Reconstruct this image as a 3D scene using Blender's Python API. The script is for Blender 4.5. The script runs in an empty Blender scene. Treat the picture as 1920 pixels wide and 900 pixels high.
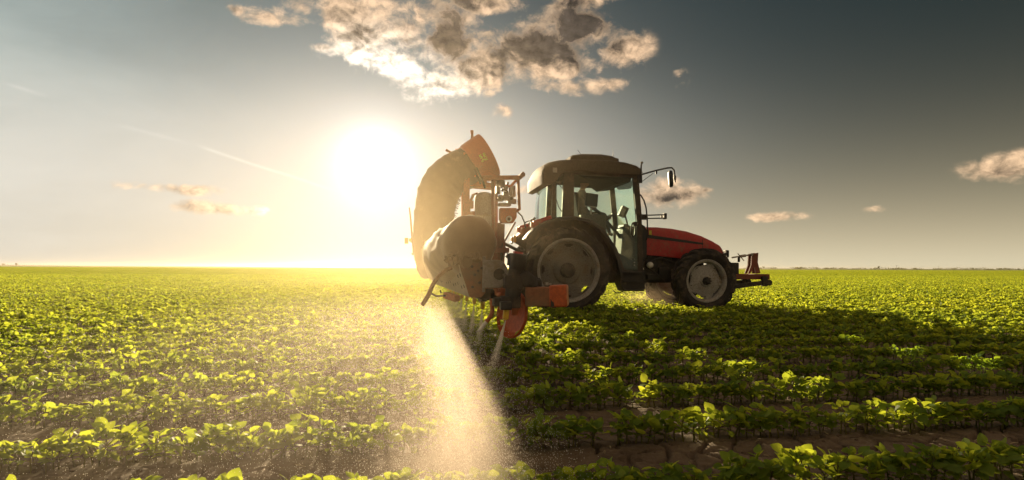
import bpy, bmesh, math, random
import numpy as np
from mathutils import Vector, Matrix, Euler, Quaternion

R = math.radians
random.seed(7)
rng = np.random.default_rng(11)
scene = bpy.context.scene
COL = scene.collection

# ------------------------------------------------------------------ camera
F = 1150.0                      # focal length in pixels of the 1920 px wide photograph
CAM_H = 0.9
HOR = 501.0                     # horizon row in the middle of the photograph
camd = bpy.data.cameras.new('camera')
camd.sensor_width = 36.0
camd.lens = 36.0 * F / 1920.0
camd.shift_y = (HOR - 450.0) / 1920.0
camd.clip_start = 0.05
camd.clip_end = 20000.0
cam = bpy.data.objects.new('camera', camd)
COL.objects.link(cam)
cam.location = (0, 0, CAM_H)
cam.rotation_euler = (Matrix.Rotation(R(90), 3, 'X') @ Matrix.Rotation(R(0.24), 3, 'Z')).to_euler()
scene.camera = cam

# ------------------------------------------------------------------ render settings
scene.render.engine = 'CYCLES'
cy = scene.cycles
cy.use_denoising = True
cy.max_bounces = 8
cy.diffuse_bounces = 3
cy.glossy_bounces = 3
cy.transmission_bounces = 6
cy.transparent_max_bounces = 16
cy.volume_bounces = 0
cy.volume_step_rate = 1.0
cy.volume_max_steps = 256
cy.sample_clamp_indirect = 4.0
cy.sample_clamp_direct = 30.0
cy.use_adaptive_sampling = True
cy.adaptive_threshold = 0.015
vs = scene.view_settings
vs.view_transform = 'Standard'
vs.look = 'None'
vs.exposure = 1.2
vs.gamma = 1.0

# ------------------------------------------------------------------ sun
SUN_AZ = R(-12.6)               # left of the view direction
SUN_EL = R(9.3)
SUN = Vector((math.sin(SUN_AZ) * math.cos(SUN_EL), math.cos(SUN_AZ) * math.cos(SUN_EL), math.sin(SUN_EL)))
sd = bpy.data.lights.new('sun', 'SUN')
sd.energy = 5.0
sd.angle = R(0.9)
sd.color = (1.0, 0.78, 0.48)
sun = bpy.data.objects.new('sun', sd)
COL.objects.link(sun)
sun.location = (-8, 40, 12)
sun.rotation_euler = SUN.to_track_quat('Z', 'Y').to_euler()

# ------------------------------------------------------------------ sky
world = bpy.data.worlds.new('World')
scene.world = world
world.use_nodes = True
WN = world.node_tree
WN.nodes.clear()


class E:
    """a float expression in a shader tree"""
    def __init__(s, tree, sock):
        s.t, s.s = tree, sock

    def op(s, name, *args, clamp=False):
        n = s.t.nodes.new('ShaderNodeMath')
        n.operation = name
        n.use_clamp = clamp
        for i, a in enumerate((s,) + args):
            if isinstance(a, E):
                s.t.links.new(a.s, n.inputs[i])
            else:
                n.inputs[i].default_value = a
        return E(s.t, n.outputs[0])

    def __add__(s, o): return s.op('ADD', o)
    __radd__ = __add__
    def __mul__(s, o): return s.op('MULTIPLY', o)
    __rmul__ = __mul__
    def __sub__(s, o): return s.op('SUBTRACT', o)
    def __rsub__(s, o): return (s * -1.0) + o
    def __truediv__(s, o): return s.op('DIVIDE', o)
    def __neg__(s): return s * -1.0
    def exp(s): return s.op('EXPONENT')
    def max(s, o): return s.op('MAXIMUM', o)
    def min(s, o): return s.op('MINIMUM', o)
    def pow(s, o): return s.op('POWER', o)
    def clamp(s): return s.op('ADD', 0.0, clamp=True)

    def smooth(s, a, b, lo=0.0, hi=1.0):
        n = s.t.nodes.new('ShaderNodeMapRange')
        n.interpolation_type = 'SMOOTHSTEP'
        s.t.links.new(s.s, n.inputs['Value'])
        for k, v in (('From Min', a), ('From Max', b), ('To Min', lo), ('To Max', hi)):
            n.inputs[k].default_value = v
        return E(s.t, n.outputs['Result'])


def combine(tree, x, y, z):
    n = tree.nodes.new('ShaderNodeCombineXYZ')
    for i, a in enumerate((x, y, z)):
        if isinstance(a, E):
            tree.links.new(a.s, n.inputs[i])
        else:
            n.inputs[i].default_value = a
    return n.outputs[0]


def vmath(tree, op, *a, out=0):
    n = tree.nodes.new('ShaderNodeVectorMath')
    n.operation = op
    for i, v in enumerate(a):
        if op == 'SCALE' and i == 1:
            if isinstance(v, E):
                tree.links.new(v.s, n.inputs['Scale'])
            else:
                n.inputs['Scale'].default_value = v
        elif isinstance(v, (tuple, list, Vector)):
            n.inputs[i].default_value = v
        else:
            tree.links.new(v, n.inputs[i])
    return n.outputs[out]


def noise(tree, vec, scale, detail=6, rough=0.55, dist=0.0, lac=2.0):
    n = tree.nodes.new('ShaderNodeTexNoise')
    n.inputs['Scale'].default_value = scale
    n.inputs['Detail'].default_value = detail
    n.inputs['Roughness'].default_value = rough
    n.inputs['Lacunarity'].default_value = lac
    n.inputs['Distortion'].default_value = dist
    if vec is not None:
        tree.links.new(vec, n.inputs['Vector'])
    return E(tree, n.outputs[0])


def mixcol(tree, f, a, b):
    n = tree.nodes.new('ShaderNodeMix')
    n.data_type = 'RGBA'
    if isinstance(f, E):
        tree.links.new(f.s, n.inputs[0])
    else:
        n.inputs[0].default_value = f
    for i, v in ((6, a), (7, b)):
        if isinstance(v, (tuple, list)):
            n.inputs[i].default_value = (*v[:3], 1)
        else:
            tree.links.new(v, n.inputs[i])
    return n.outputs[2]


def build_sky():
    t = WN
    tc = t.nodes.new('ShaderNodeTexCoord')
    D = tc.outputs['Generated']
    sep = t.nodes.new('ShaderNodeSeparateXYZ')
    t.links.new(D, sep.inputs[0])
    dx, dy, dz = (E(t, sep.outputs[i]) for i in range(3))
    az = dx.op('ARCTAN2', dy)                       # 0 ahead, positive to the right
    el = dz.op('ARCSINE')
    elp = el.max(0.0)
    cs = E(t, vmath(t, 'DOT_PRODUCT', D, SUN, out=1))
    ang = cs.min(1.0).op('ARCCOSINE')               # angle from the sun
    sky = t.nodes.new('ShaderNodeTexSky')
    sky.sky_type = 'NISHITA'
    sky.sun_disc = False
    sky.sun_elevation = SUN_EL
    sky.sun_rotation = SUN_AZ
    sky.air_density = 1.0
    sky.dust_density = 3.0
    sky.ozone_density = 1.0
    # the clear sky: the Nishita sky greyed by high veil cloud
    hs = t.nodes.new('ShaderNodeHueSaturation')
    hs.inputs['Saturation'].default_value = 0.75
    t.links.new(sky.outputs[0], hs.inputs['Color'])
    base = vmath(t, 'MULTIPLY', hs.outputs[0], NISH)
    # veil of thin cloud and warm low air, thicker towards the bright side of the sky
    side = (az + R(75.0)).op('COSINE')
    w = side.smooth(0.3, 1.0)
    hz = (elp * -1.0 / R(4.9)).exp()
    low = mixcol(t, w, LOW_R, LOW_L)
    low = vmath(t, 'SCALE', low, hz)
    P0 = combine(t, az * 1.0, el * 2.2, 0.9)
    streak = noise(t, P0, 3.2, 6, 0.6, 0.4)
    mid = (elp * -1.0 / R(23.0)).exp() * w * w * streak.smooth(0.25, 0.75, 0.8, 1.2)
    mid = mid * ((elp * -1.0 / R(4.0)).exp() * -0.42 + 1.0)
    veil = vmath(t, 'SCALE', mixcol(t, elp.smooth(R(3), R(19)), VEIL_LOW, VEIL), mid)
    col = vmath(t, 'ADD', vmath(t, 'ADD', vmath(t, 'ADD', base, low), veil), (0.0, 0.085, 0.085))
    # aureole round the sun in the dusty air
    a1 = vmath(t, 'SCALE', mixcol(t, 0.0, A1, (1, 1, 1)), (ang * -1.0 / R(1.35)).exp())
    a2 = vmath(t, 'SCALE', mixcol(t, 0.0, A2, (1, 1, 1)), (ang * -1.0 / R(4.5)).exp())
    a3 = vmath(t, 'SCALE', mixcol(t, 0.0, A3, (1, 1, 1)), (ang * -1.0 / R(12.5)).exp())
    lowglow = ((((el - SUN_EL) / R(7.0)).pow(2.0) + ((az - SUN_AZ) / R(22.0)).pow(2.0)) * -1.0).exp()
    a4 = vmath(t, 'SCALE', mixcol(t, 0.0, A4, (1, 1, 1)), lowglow)
    col = vmath(t, 'ADD', vmath(t, 'ADD', vmath(t, 'ADD', col, a2), a3), a4)
    # the brightest air never gets brighter than thin sunlit cloud
    sp = t.nodes.new('ShaderNodeSeparateXYZ')
    t.links.new(col, sp.inputs[0])
    col = combine(t, *[(E(t, sp.outputs[i]).max(0.01).pow(-3.0) + k ** -3.0).pow(-1.0 / 3.0) for i, k in enumerate(CEIL)])
    # clouds
    P = combine(t, az * 1.0, el * 1.30, 0.37)
    warp = t.nodes.new('ShaderNodeTexNoise')
    warp.inputs['Scale'].default_value = 24.0
    warp.inputs['Detail'].default_value = 4
    t.links.new(P, warp.inputs['Vector'])
    P = vmath(t, 'ADD', P, vmath(t, 'SCALE', vmath(t, 'SUBTRACT', warp.outputs['Color'], (.5, .5, .5)), 0.030))
    n1 = noise(t, P, 15.0, 10, 0.60, 0.0)
    n2 = noise(t, vmath(t, 'ADD', P, (3.1, 1.7, 0.4)), 5.0, 6, 0.55, 0.3)
    n3 = noise(t, vmath(t, 'ADD', P, (7.7, 2.7, 1.4)), 46.0, 7, 0.62, 0.0)
    toward = vmath(t, 'SCALE', vmath(t, 'NORMALIZE', combine(t, az * -1.0 + SUN_AZ, el * -1.3 + SUN_EL * 1.3, 0.0)), 0.011)
    n1s = noise(t, vmath(t, 'ADD', P, toward), 15.0, 10, 0.60, 0.0)
    relief = n1 - n1s                               # positive where a puff faces the sun

    def px(x, y):
        X, Z = (x - 960.0) / F, (HOR - y) / F
        return math.atan(X), math.atan(Z / math.hypot(X, 1.0))

    def blob(x, y, wx, wy, gain=1.0, rot=0.0):
        a0, e0 = px(x, y)
        k = math.cos(a0)
        ca, sa = math.cos(R(rot)), math.sin(R(rot))
        u, v = az - a0, el - e0
        p = (u * ca + v * sa) / (wx / F * k * k)
        q = (v * ca - u * sa) / (wy / F * k)
        return ((p * p + q * q) * -1.0).exp() * gain

    body = [(690, 62, 92, 55), (640, 30, 50, 40), (745, 128, 90, 34, 1.0, -24), (830, 158, 60, 30), (838, 75, 62, 75),
            (900, 130, 70, 40), (1000, 92, 105, 48), (1085, 48, 62, 50), (1165, 92, 48, 32), (1040, 122, 80, 34),
            (905, 4, 75, 22), (1100, 0, 60, 26), (760, 60, 60, 40),
            (518, 38, 62, 18, .9), (440, 20, 24, 9, .8), (602, 90, 26, 10, .8), (915, 175, 16, 10, .75), (945, 206, 22, 17, .8),
            (1080, 160, 95, 16, .85), (1150, 158, 22, 13, .8), (560, 12, 40, 20, .6),
            (1258, 366, 72, 24, .85), (1245, 348, 40, 16, .8), (1878, 313, 75, 24, .85), (1915, 298, 40, 20, .7), (1445, 405, 60, 9, .8), (1632, 388, 28, 9, .8),
            (1268, 145, 26, 30, .42), (310, 356, 110, 12, .72), (400, 392, 110, 13, .72), (985, 355, 30, 10, .6), (1325, 355, 16, 6, .6)]
    env = None
    for b in body:
        g = blob(*b)
        env = g if env is None else env.max(g)
    # clouds out of view, cover widened to brighten the shade, none low down
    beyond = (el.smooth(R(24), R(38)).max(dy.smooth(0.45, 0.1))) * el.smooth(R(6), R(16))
    fill_clouds = n2.smooth(0.34, 0.58) * beyond * 0.72
    env = env.max(fill_clouds)
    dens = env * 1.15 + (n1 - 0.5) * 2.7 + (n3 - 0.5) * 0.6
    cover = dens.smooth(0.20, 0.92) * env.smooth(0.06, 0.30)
    thick = dens.smooth(0.50, 1.25)
    core = None
    for b in [(838, 62, 52, 78), (845, 15, 50, 40), (1000, 78, 112, 42), (1085, 50, 76, 50), (1150, 72, 40, 26, .7), (790, 95, 60, 34, .55), (690, 70, 60, 24, .35), (860, 140, 46, 24, .5),
              (1262, 374, 80, 22, .55), (1885, 322, 60, 14, .35)]:
        g = blob(*b)
        core = g if core is None else core.max(g)
    core = core.max(fill_clouds.smooth(0.35, 0.72) * 0.45 * cs.smooth(-0.2, 0.7))
    shade = (core * 2.05 + (n1 - 0.5) * 2.0 - relief * 5.0 + (n3 - 0.5) * 0.7 - 0.02).smooth(-0.15, 1.45) * thick.smooth(0.0, 0.6, 0.3, 1.0)
    near = (ang * -1.0 / R(9.5)).exp()
    lit = mixcol(t, near.smooth(0.25, 0.42), LIT_FAR, LIT_NEAR)
    lit = vmath(t, 'SCALE', lit, (relief * 4.5 + 1.0).max(0.55).min(1.5))
    lit = vmath(t, 'ADD', lit, vmath(t, 'SCALE', col, 0.32))
    dark = mixcol(t, near.smooth(0.05, 0.3), DARK_FAR, DARK_NEAR)
    dark = vmath(t, 'SCALE', dark, (relief * 4.0 + n1 * 0.8 + 0.6).max(0.5))
    cl = mixcol(t, shade, lit, dark)
    col = mixcol(t, cover * 0.97, col, cl)
    # a thin vapour trail
    def trail(x0, y0, x1, y1, wpx, gain):
        (a0, e0), (a1_, e1) = px(x0, y0), px(x1, y1)
        L = math.hypot(a1_ - a0, e1 - e0)
        ux, uy = (a1_ - a0) / L, (e1 - e0) / L
        u, v = az - a0, el - e0
        s = u * ux + v * uy
        d = v * ux - u * uy + (n2 - 0.5) * 0.008
        along = s.smooth(0.0, 0.03) * (s * -1.0 + L).smooth(0.0, 0.05)
        return ((d / (wpx / F)).pow(2.0) * -1.0).exp() * along * gain * dy.smooth(0.0, 0.1)
    tr = trail(360, 272, 645, 364, 2.6, 0.30) + trail(-10, 155, 110, 192, 2.6, 0.2) + trail(200, 232, 372, 276, 3.0, 0.12)
    col = mixcol(t, tr * n1.smooth(0.3, 0.6, 0.6, 1.0), col, (9.6, 9.0, 8.0))
    col = vmath(t, 'ADD', col, a1)
    bg = t.nodes.new('ShaderNodeBackground')
    bg.inputs['Strength'].default_value = 0.05
    t.links.new(col, bg.inputs['Color'])
    out = t.nodes.new('ShaderNodeOutputWorld')
    t.links.new(bg.outputs[0], out.inputs['Surface'])


NISH = (0.026, 0.034, 0.043)
LOW_R, LOW_L = (7.9, 6.5, 4.05), (0.6, 0.4, 0.2)
VEIL_LOW = (14.2, 13.0, 10.8)
VEIL = (8.2, 9.5, 8.9)
CEIL = (8.1, 7.8, 7.2)
A1, A2, A3, A4 = (27, 27, 27), (1.0, 1.0, 1.0), (2.3, 2.6, 2.7), (3.4, 3.2, 2.9)
LIT_FAR, LIT_NEAR = (6.0, 4.0, 2.4), (13.0, 11.2, 9.0)
DARK_FAR, DARK_NEAR = (0.72, 0.58, 0.46), (1.9, 1.4, 0.92)
build_sky()
world.cycles.sampling_method = 'MANUAL'
world.cycles.sample_map_resolution = 1024

# ------------------------------------------------------------------ materials
def new_mat(name):
    m = bpy.data.materials.new(name)
    m.use_nodes = True
    nt = m.node_tree
    return m, nt, nt.nodes['Principled BSDF'], nt.nodes['Material Output']


def paint(name, base, rough=0.5, metal=0.0, dust=(0.22, 0.165, 0.10), dirt=0.35, scale=5.0, bump=0.15, spec=0.5, dark=None):
    """a painted or plastic surface with blotchy field dust, spatters and a fine relief"""
    m, nt, b, out = new_mat(name)
    tc = nt.nodes.new('ShaderNodeTexCoord')
    v = tc.outputs['Object']
    n1 = noise(nt, v, scale, 8, 0.62, 0.2)
    n2 = noise(nt, v, scale * 9, 5, 0.6)
    f = (n1 + (n2 - 0.5) * 0.45).smooth(0.66 - 0.42 * dirt, 0.95 - 0.35 * dirt)
    base2 = tuple(c * 0.72 for c in base) if dark is None else dark
    c = mixcol(nt, n2.smooth(0.35, 0.65), base, base2)
    c = mixcol(nt, f * min(1.0, 0.35 + dirt), c, dust)
    nt.links.new(c, b.inputs['Base Color'])
    r = f * (0.92 - rough) + rough
    nt.links.new((r + (n2 - 0.5) * 0.15).s, b.inputs['Roughness'])
    b.inputs['Metallic'].default_value = metal
    b.inputs['Specular IOR Level'].default_value = spec
    bp = nt.nodes.new('ShaderNodeBump')
    bp.inputs['Strength'].default_value = bump
    bp.inputs['Distance'].default_value = 0.01
    nt.links.new((n2 + n1 * 0.6).s, bp.inputs['Height'])
    nt.links.new(bp.outputs[0], b.inputs['Normal'])
    return m


M = {}
M['red'] = paint('red_paint', (0.46, 0.028, 0.026), 0.45, dirt=0.42)
M['dish'] = paint('dish_orange_paint', (0.50, 0.10, 0.02), 0.55, dust=(0.22, 0.13, 0.06), dirt=0.3)
M['orange'] = paint('orange_paint', (0.56, 0.115, 0.022), 0.42, dirt=0.28)
M['orange_dusty'] = paint('dusty_orange_paint', (0.46, 0.13, 0.045), 0.6, dirt=0.5)
M['worn_orange'] = paint('worn_orange_paint', (0.30, 0.13, 0.06), 0.65, dirt=0.6)
M['rust'] = paint('rusty_red_paint', (0.24, 0.075, 0.045), 0.7, dirt=0.4)
M['black'] = paint('black_plastic', (0.022, 0.022, 0.022), 0.5, dust=(0.15, 0.115, 0.075), dirt=0.4)
M['dark'] = paint('dark_casting', (0.035, 0.033, 0.03), 0.65, dirt=0.4)
M['rubber'] = paint('tyre_rubber', (0.028, 0.026, 0.024), 0.85, dust=(0.15, 0.115, 0.08), dirt=0.5, scale=4, bump=0.5)
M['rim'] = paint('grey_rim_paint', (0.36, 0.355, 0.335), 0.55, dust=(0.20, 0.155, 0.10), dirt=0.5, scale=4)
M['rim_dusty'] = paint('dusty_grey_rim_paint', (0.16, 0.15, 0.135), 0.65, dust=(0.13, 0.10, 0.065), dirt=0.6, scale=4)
M['roof'] = paint('brown_grey_roof_plastic', (0.085, 0.066, 0.045), 0.75, dust=(0.13, 0.10, 0.065), dirt=0.3, spec=0.2)
M['grey'] = paint('grey_tank_plastic', (0.34, 0.33, 0.31), 0.55, dirt=0.3)
M['plate'] = paint('grey_plate', (0.30, 0.28, 0.25), 0.6, dirt=0.45)
M['metal'] = paint('dull_steel', (0.42, 0.40, 0.36), 0.4, metal=0.8, dirt=0.35)
M['white'] = paint('white_plastic', (0.78, 0.77, 0.72), 0.4, dirt=0.1)
M['yellow'] = paint('yellow_plastic', (0.75, 0.48, 0.03), 0.45, dirt=0.12)
M['sticker'] = paint('yellow_green_sticker', (0.62, 0.56, 0.05), 0.5, dirt=0.15)
M['tan_hose'] = paint('tan_hose_rubber', (0.30, 0.17, 0.08), 0.5, dirt=0.3)
M['screen'] = paint('monitor_plastic', (0.05, 0.05, 0.05), 0.35, dirt=0.1)
M['mirror'] = paint('mirror_glass', (0.5, 0.5, 0.5), 0.08, metal=1.0, dirt=0.05, bump=0.0)
M['seat'] = paint('seat_cloth', (0.05, 0.045, 0.04), 0.9, dirt=0.2)
M['skin'] = paint('skin', (0.45, 0.26, 0.18), 0.55, dirt=0.0, bump=0.05)
M['shirt'] = paint('dark_shirt_cloth', (0.07, 0.075, 0.09), 0.9, dirt=0.1)
M['cap'] = paint('dark_cap_cloth', (0.03, 0.03, 0.035), 0.9, dirt=0.1)
M['grime'] = paint('black_worn_primer', (0.035, 0.031, 0.026), 0.7, dust=(0.17, 0.13, 0.085), dirt=0.42)


def fabric(name, base, trans, tcol, scale=18.0):
    m, nt, b, out = new_mat(name)
    tc = nt.nodes.new('ShaderNodeTexCoord')
    v = tc.outputs['Object']
    n1 = noise(nt, v, 3.0, 7, 0.6, 0.3)
    n2 = noise(nt, v, scale * 4, 3, 0.6)
    c = mixcol(nt, n1.smooth(0.3, 0.75), base, tuple(x * 0.55 for x in base))
    c = mixcol(nt, (n1 + (n2 - 0.5) * 0.5).smooth(0.55, 0.8) * 0.5, c, (0.25, 0.18, 0.11))
    nt.links.new(c, b.inputs['Base Color'])
    b.inputs['Roughness'].default_value = 0.75
    b.inputs['Sheen Weight'].default_value = 0.2
    bp = nt.nodes.new('ShaderNodeBump')
    bp.inputs['Strength'].default_value = 0.35
    bp.inputs['Distance'].default_value = 0.012
    nt.links.new((n1 * 1.4 + n2 * 0.25).s, bp.inputs['Height'])
    nt.links.new(bp.outputs[0], b.inputs['Normal'])
    tr = nt.nodes.new('ShaderNodeBsdfTranslucent')
    tr.inputs['Color'].default_value = (*tcol, 1)
    mx = nt.nodes.new('ShaderNodeMixShader')
    mx.inputs[0].default_value = trans
    nt.links.new(b.outputs[0], mx.inputs[1])
    nt.links.new(tr.outputs[0], mx.inputs[2])
    nt.links.new(mx.outputs[0], out.inputs['Surface'])
    return m


M['duct'] = fabric('dark_duct_fabric', (0.055, 0.045, 0.035), 0.08, (0.3, 0.2, 0.1))
M['sleeve'] = fabric('pale_sleeve_fabric', (0.50, 0.45, 0.36), 0.35, (0.75, 0.62, 0.42))
M['end_cloth'] = fabric('brown_end_cloth', (0.34, 0.24, 0.14), 0.05, (0.3, 0.2, 0.1))


def glass_mat():
    m, nt, b, out = new_mat('tinted_cab_glass')
    tr = nt.nodes.new('ShaderNodeBsdfTransparent')
    tr.inputs['Color'].default_value = (0.79, 0.89, 0.82, 1)
    gl = nt.nodes.new('ShaderNodeBsdfGlossy')
    gl.inputs['Roughness'].default_value = 0.03
    gl.inputs['Color'].default_value = (0.9, 1, 0.95, 1)
    df = nt.nodes.new('ShaderNodeBsdfTranslucent')
    df.inputs['Color'].default_value = (0.5, 0.42, 0.3, 1)
    tc = nt.nodes.new('ShaderNodeTexCoord')
    n = noise(nt, tc.outputs['Object'], 6.0, 6, 0.6)
    fr = nt.nodes.new('ShaderNodeFresnel')
    fr.inputs['IOR'].default_value = 1.45
    m1 = nt.nodes.new('ShaderNodeMixShader')
    nt.links.new((n.smooth(0.35, 0.8) * 0.06 + 0.01).s, m1.inputs[0])
    nt.links.new(tr.outputs[0], m1.inputs[1])
    nt.links.new(df.outputs[0], m1.inputs[2])
    m2 = nt.nodes.new('ShaderNodeMixShader')
    nt.links.new(E(nt, fr.outputs[0]).op('MULTIPLY', 0.8).s, m2.inputs[0])
    nt.links.new(m1.outputs[0], m2.inputs[1])
    nt.links.new(gl.outputs[0], m2.inputs[2])
    nt.links.new(m2.outputs[0], out.inputs['Surface'])
    return m


M['glass'] = glass_mat()


def leaf_mat(name, base, tcol, fac=0.45):
    m, nt, b, out = new_mat(name)
    oi = nt.nodes.new('ShaderNodeObjectInfo')
    rnd = E(nt, oi.outputs['Random'])
    geo = nt.nodes.new('ShaderNodeNewGeometry')
    n = noise(nt, geo.outputs['Position'], 55.0, 3, 0.6)
    big = noise(nt, geo.outputs['Position'], 0.35, 4, 0.6)
    hue = (rnd * 0.55 + big.smooth(0.35, 0.65) * 0.45)
    c = mixcol(nt, hue, tuple(x * 0.72 for x in base), (base[0] * 1.65, base[1] * 1.25, base[2] * 0.9))
    c = mixcol(nt, n.smooth(0.45, 0.8) * 0.35, c, (0.12, 0.13, 0.035))
    nt.links.new(c, b.inputs['Base Color'])
    b.inputs['Roughness'].default_value = 0.62
    b.inputs['Specular IOR Level'].default_value = 0.22
    bp = nt.nodes.new('ShaderNodeBump')
    bp.inputs['Strength'].default_value = 0.25
    bp.inputs['Distance'].default_value = 0.004
    nt.links.new(n.s, bp.inputs['Height'])
    nt.links.new(bp.outputs[0], b.inputs['Normal'])
    tr = nt.nodes.new('ShaderNodeBsdfTranslucent')
    ct = mixcol(nt, hue, tuple(x * 0.8 for x in tcol), (tcol[0] * 1.35, tcol[1] * 1.12, tcol[2] * 0.9))
    nt.links.new(ct, tr.inputs['Color'])
    mx = nt.nodes.new('ShaderNodeMixShader')
    mx.inputs[0].default_value = fac
    nt.links.new(b.outputs[0], mx.inputs[1])
    nt.links.new(tr.outputs[0], mx.inputs[2])
    nt.links.new(mx.outputs[0], out.inputs['Surface'])
    return m


M['leaf'] = leaf_mat('soybean_leaf', (0.08, 0.185, 0.042), (0.49, 0.63, 0.05), 0.58)
M['stem'] = leaf_mat('soybean_stem', (0.13, 0.15, 0.05), (0.35, 0.36, 0.12), 0.25)
M['far_leaf'] = leaf_mat('tree_leaf', (0.05, 0.075, 0.03), (0.12, 0.16, 0.04), 0.3)
M['bark'] = paint('bark', (0.10, 0.075, 0.05), 0.9, dirt=0.2)
M['straw'] = paint('dry_straw', (0.36, 0.29, 0.18), 0.8, dirt=0.2)


# ------------------------------------------------------------------ mesh building
class MB:
    """collects simple shapes into one mesh"""
    def __init__(s):
        s.v, s.f = [], []

    def add(s, vs_, fs):
        o = len(s.v)
        s.v += [tuple(p) for p in vs_]
        s.f += [tuple(i + o for i in f) for f in fs]
        return s

    def box(s, c, size, rot=None):
        hx, hy, hz = (x / 2 for x in size)
        P = [Vector((x, y, z)) for z in (-hz, hz) for y in (-hy, hy) for x in (-hx, hx)]
        if rot is not None:
            P = [rot @ p for p in P]
        c = Vector(c)
        return s.add([p + c for p in P], [(0, 2, 3, 1), (4, 5, 7, 6), (0, 1, 5, 4), (2, 6, 7, 3), (0, 4, 6, 2), (1, 3, 7, 5)])

    def bar(s, a, b, w, h, up=(0, 0, 1)):
        """a rectangular bar from a to b"""
        a, b = Vector(a), Vector(b)
        d = b - a
        L = d.length
        x = d.normalized()
        u = Vector(up)
        if abs(x.dot(u)) > 0.98:
            y = Vector((0, 1, 0))
            y = (y - x * y.dot(x)).normalized()
        else:
            y = u.cross(x).normalized()
        z = x.cross(y)
        return s.box((a + b) / 2, (L, w, h), Matrix((x, y, z)).transposed())

    def tube(s, pts, r, n=8, caps=True):
        pts = [Vector(p) for p in pts]
        rs = r if isinstance(r, (list, tuple)) else [r] * len(pts)
        vs_, fs = [], []
        up = Vector((0, 0, 1))
        prev = None
        for i, p in enumerate(pts):
            d = (pts[min(i + 1, len(pts) - 1)] - pts[max(i - 1, 0)]).normalized()
            if prev is None:
                q = up if abs(d.dot(up)) < 0.95 else Vector((1, 0, 0))
                x = q.cross(d).normalized()
            else:
                x = (prev - d * prev.dot(d)).normalized()
            prev = x
            y = d.cross(x)
            for k in range(n):
                a = 2 * math.pi * k / n
                vs_.append(p + (x * math.cos(a) + y * math.sin(a)) * rs[i])
        for i in range(len(pts) - 1):
            for k in range(n):
                k2 = (k + 1) % n
                fs.append((i * n + k, i * n + k2, (i + 1) * n + k2, (i + 1) * n + k))
        if caps:
            fs.append(tuple(reversed(range(n))))
            fs.append(tuple(range((len(pts) - 1) * n, len(pts) * n)))
        return s.add(vs_, fs)

    def cyl(s, a, b, r0, r1=None, n=16):
        return s.tube([a, b], [r0, r0 if r1 is None else r1], n)

    def lathe(s, prof, origin, axis, n=48, skip=None):
        """revolve (radius, offset along axis) pairs; skip(ring, k) leaves a face out"""
        o, ax = Vector(origin), Vector(axis).normalized()
        q = Vector((0, 0, 1)) if abs(ax.z) < 0.9 else Vector((1, 0, 0))
        x = q.cross(ax).normalized()
        y = ax.cross(x)
        vs_, fs = [], []
        for r, h in prof:
            for k in range(n):
                a = 2 * math.pi * k / n
                vs_.append(o + ax * h + (x * math.cos(a) + y * math.sin(a)) * r)
        for i in range(len(prof) - 1):
            for k in range(n):
                if skip and skip(i, k):
                    continue
                k2 = (k + 1) % n
                fs.append((i * n + k, i * n + k2, (i + 1) * n + k2, (i + 1) * n + k))
        return s.add(vs_, fs)

    def prism(s, poly, y0, y1):
        """an outline of (x, z) points pushed from y0 to y1"""
        n = len(poly)
        vs_ = [(x, y0, z) for x, z in poly] + [(x, y1, z) for x, z in poly]
        fs = [tuple(range(n)), tuple(reversed(range(n, 2 * n)))]
        fs += [(i, i + n, (i + 1) % n + n, (i + 1) % n) for i in range(n)]
        return s.add(vs_, fs)

    def loft(s, rings, caps=True, closed=True):
        n = len(rings[0])
        vs_ = [p for r in rings for p in r]
        fs = []
        for i in range(len(rings) - 1):
            for k in range(n if closed else n - 1):
                k2 = (k + 1) % n
                fs.append((i * n + k, i * n + k2, (i + 1) * n + k2, (i + 1) * n + k))
        if caps:
            fs.append(tuple(reversed(range(n))))
            fs.append(tuple(range((len(rings) - 1) * n, len(rings) * n)))
        return s.add(vs_, fs)

    def ball(s, c, r, n=12, m=8, sc=(1, 1, 1)):
        c = Vector(c)
        vs_, fs = [], []
        for i in range(m + 1):
            t = math.pi * i / m
            for k in range(n):
                a = 2 * math.pi * k / n
                vs_.append(c + Vector((r * sc[0] * math.sin(t) * math.cos(a), r * sc[1] * math.sin(t) * math.sin(a), r * sc[2] * math.cos(t))))
        for i in range(m):
            for k in range(n):
                k2 = (k + 1) % n
                fs.append((i * n + k, (i + 1) * n + k, (i + 1) * n + k2, i * n + k2))
        return s.add(vs_, fs)

    def mesh(s, name, mat, off=(0, 0, 0), smooth=True, angle=38, weld=True):
        off = Vector(off)
        me = bpy.data.meshes.new(name)
        me.from_pydata([Vector(p) - off for p in s.v], [], s.f)
        bm = bmesh.new()
        bm.from_mesh(me)
        if weld:
            bmesh.ops.remove_doubles(bm, verts=bm.verts, dist=1e-5)
        bmesh.ops.recalc_face_normals(bm, faces=bm.faces)
        bm.to_mesh(me)
        bm.free()
        if smooth:
            me.polygons.foreach_set('use_smooth', [True] * len(me.polygons))
            me.set_sharp_from_angle(angle=R(angle))
        me.materials.append(mat)
        me.update()
        return me

    def build(s, name, mat, parent=None, off=None, bevel=0.0, smooth=True, angle=38, weld=True, segs=2):
        """one object; the shapes are given in the parent's frame (or in the frame of the parent's parents)"""
        if off is None:
            off = (0, 0, 0)
            p = parent
            while p is not None and p.parent is not None:
                off = tuple(Vector(off) + p.location)
                p = p.parent
            if parent is not None and parent.get('off') is not None:
                pass
            root = parent
            while root is not None and root.parent is not None:
                root = root.parent
            if root is not None and root in FRAME:
                off = tuple(Vector(off) + FRAME[root])
        me = s.mesh(name, mat if not isinstance(mat, str) else M[mat], off, smooth, angle, weld)
        o = bpy.data.objects.new(name, me)
        COL.objects.link(o)
        if parent is not None:
            o.parent = parent
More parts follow.
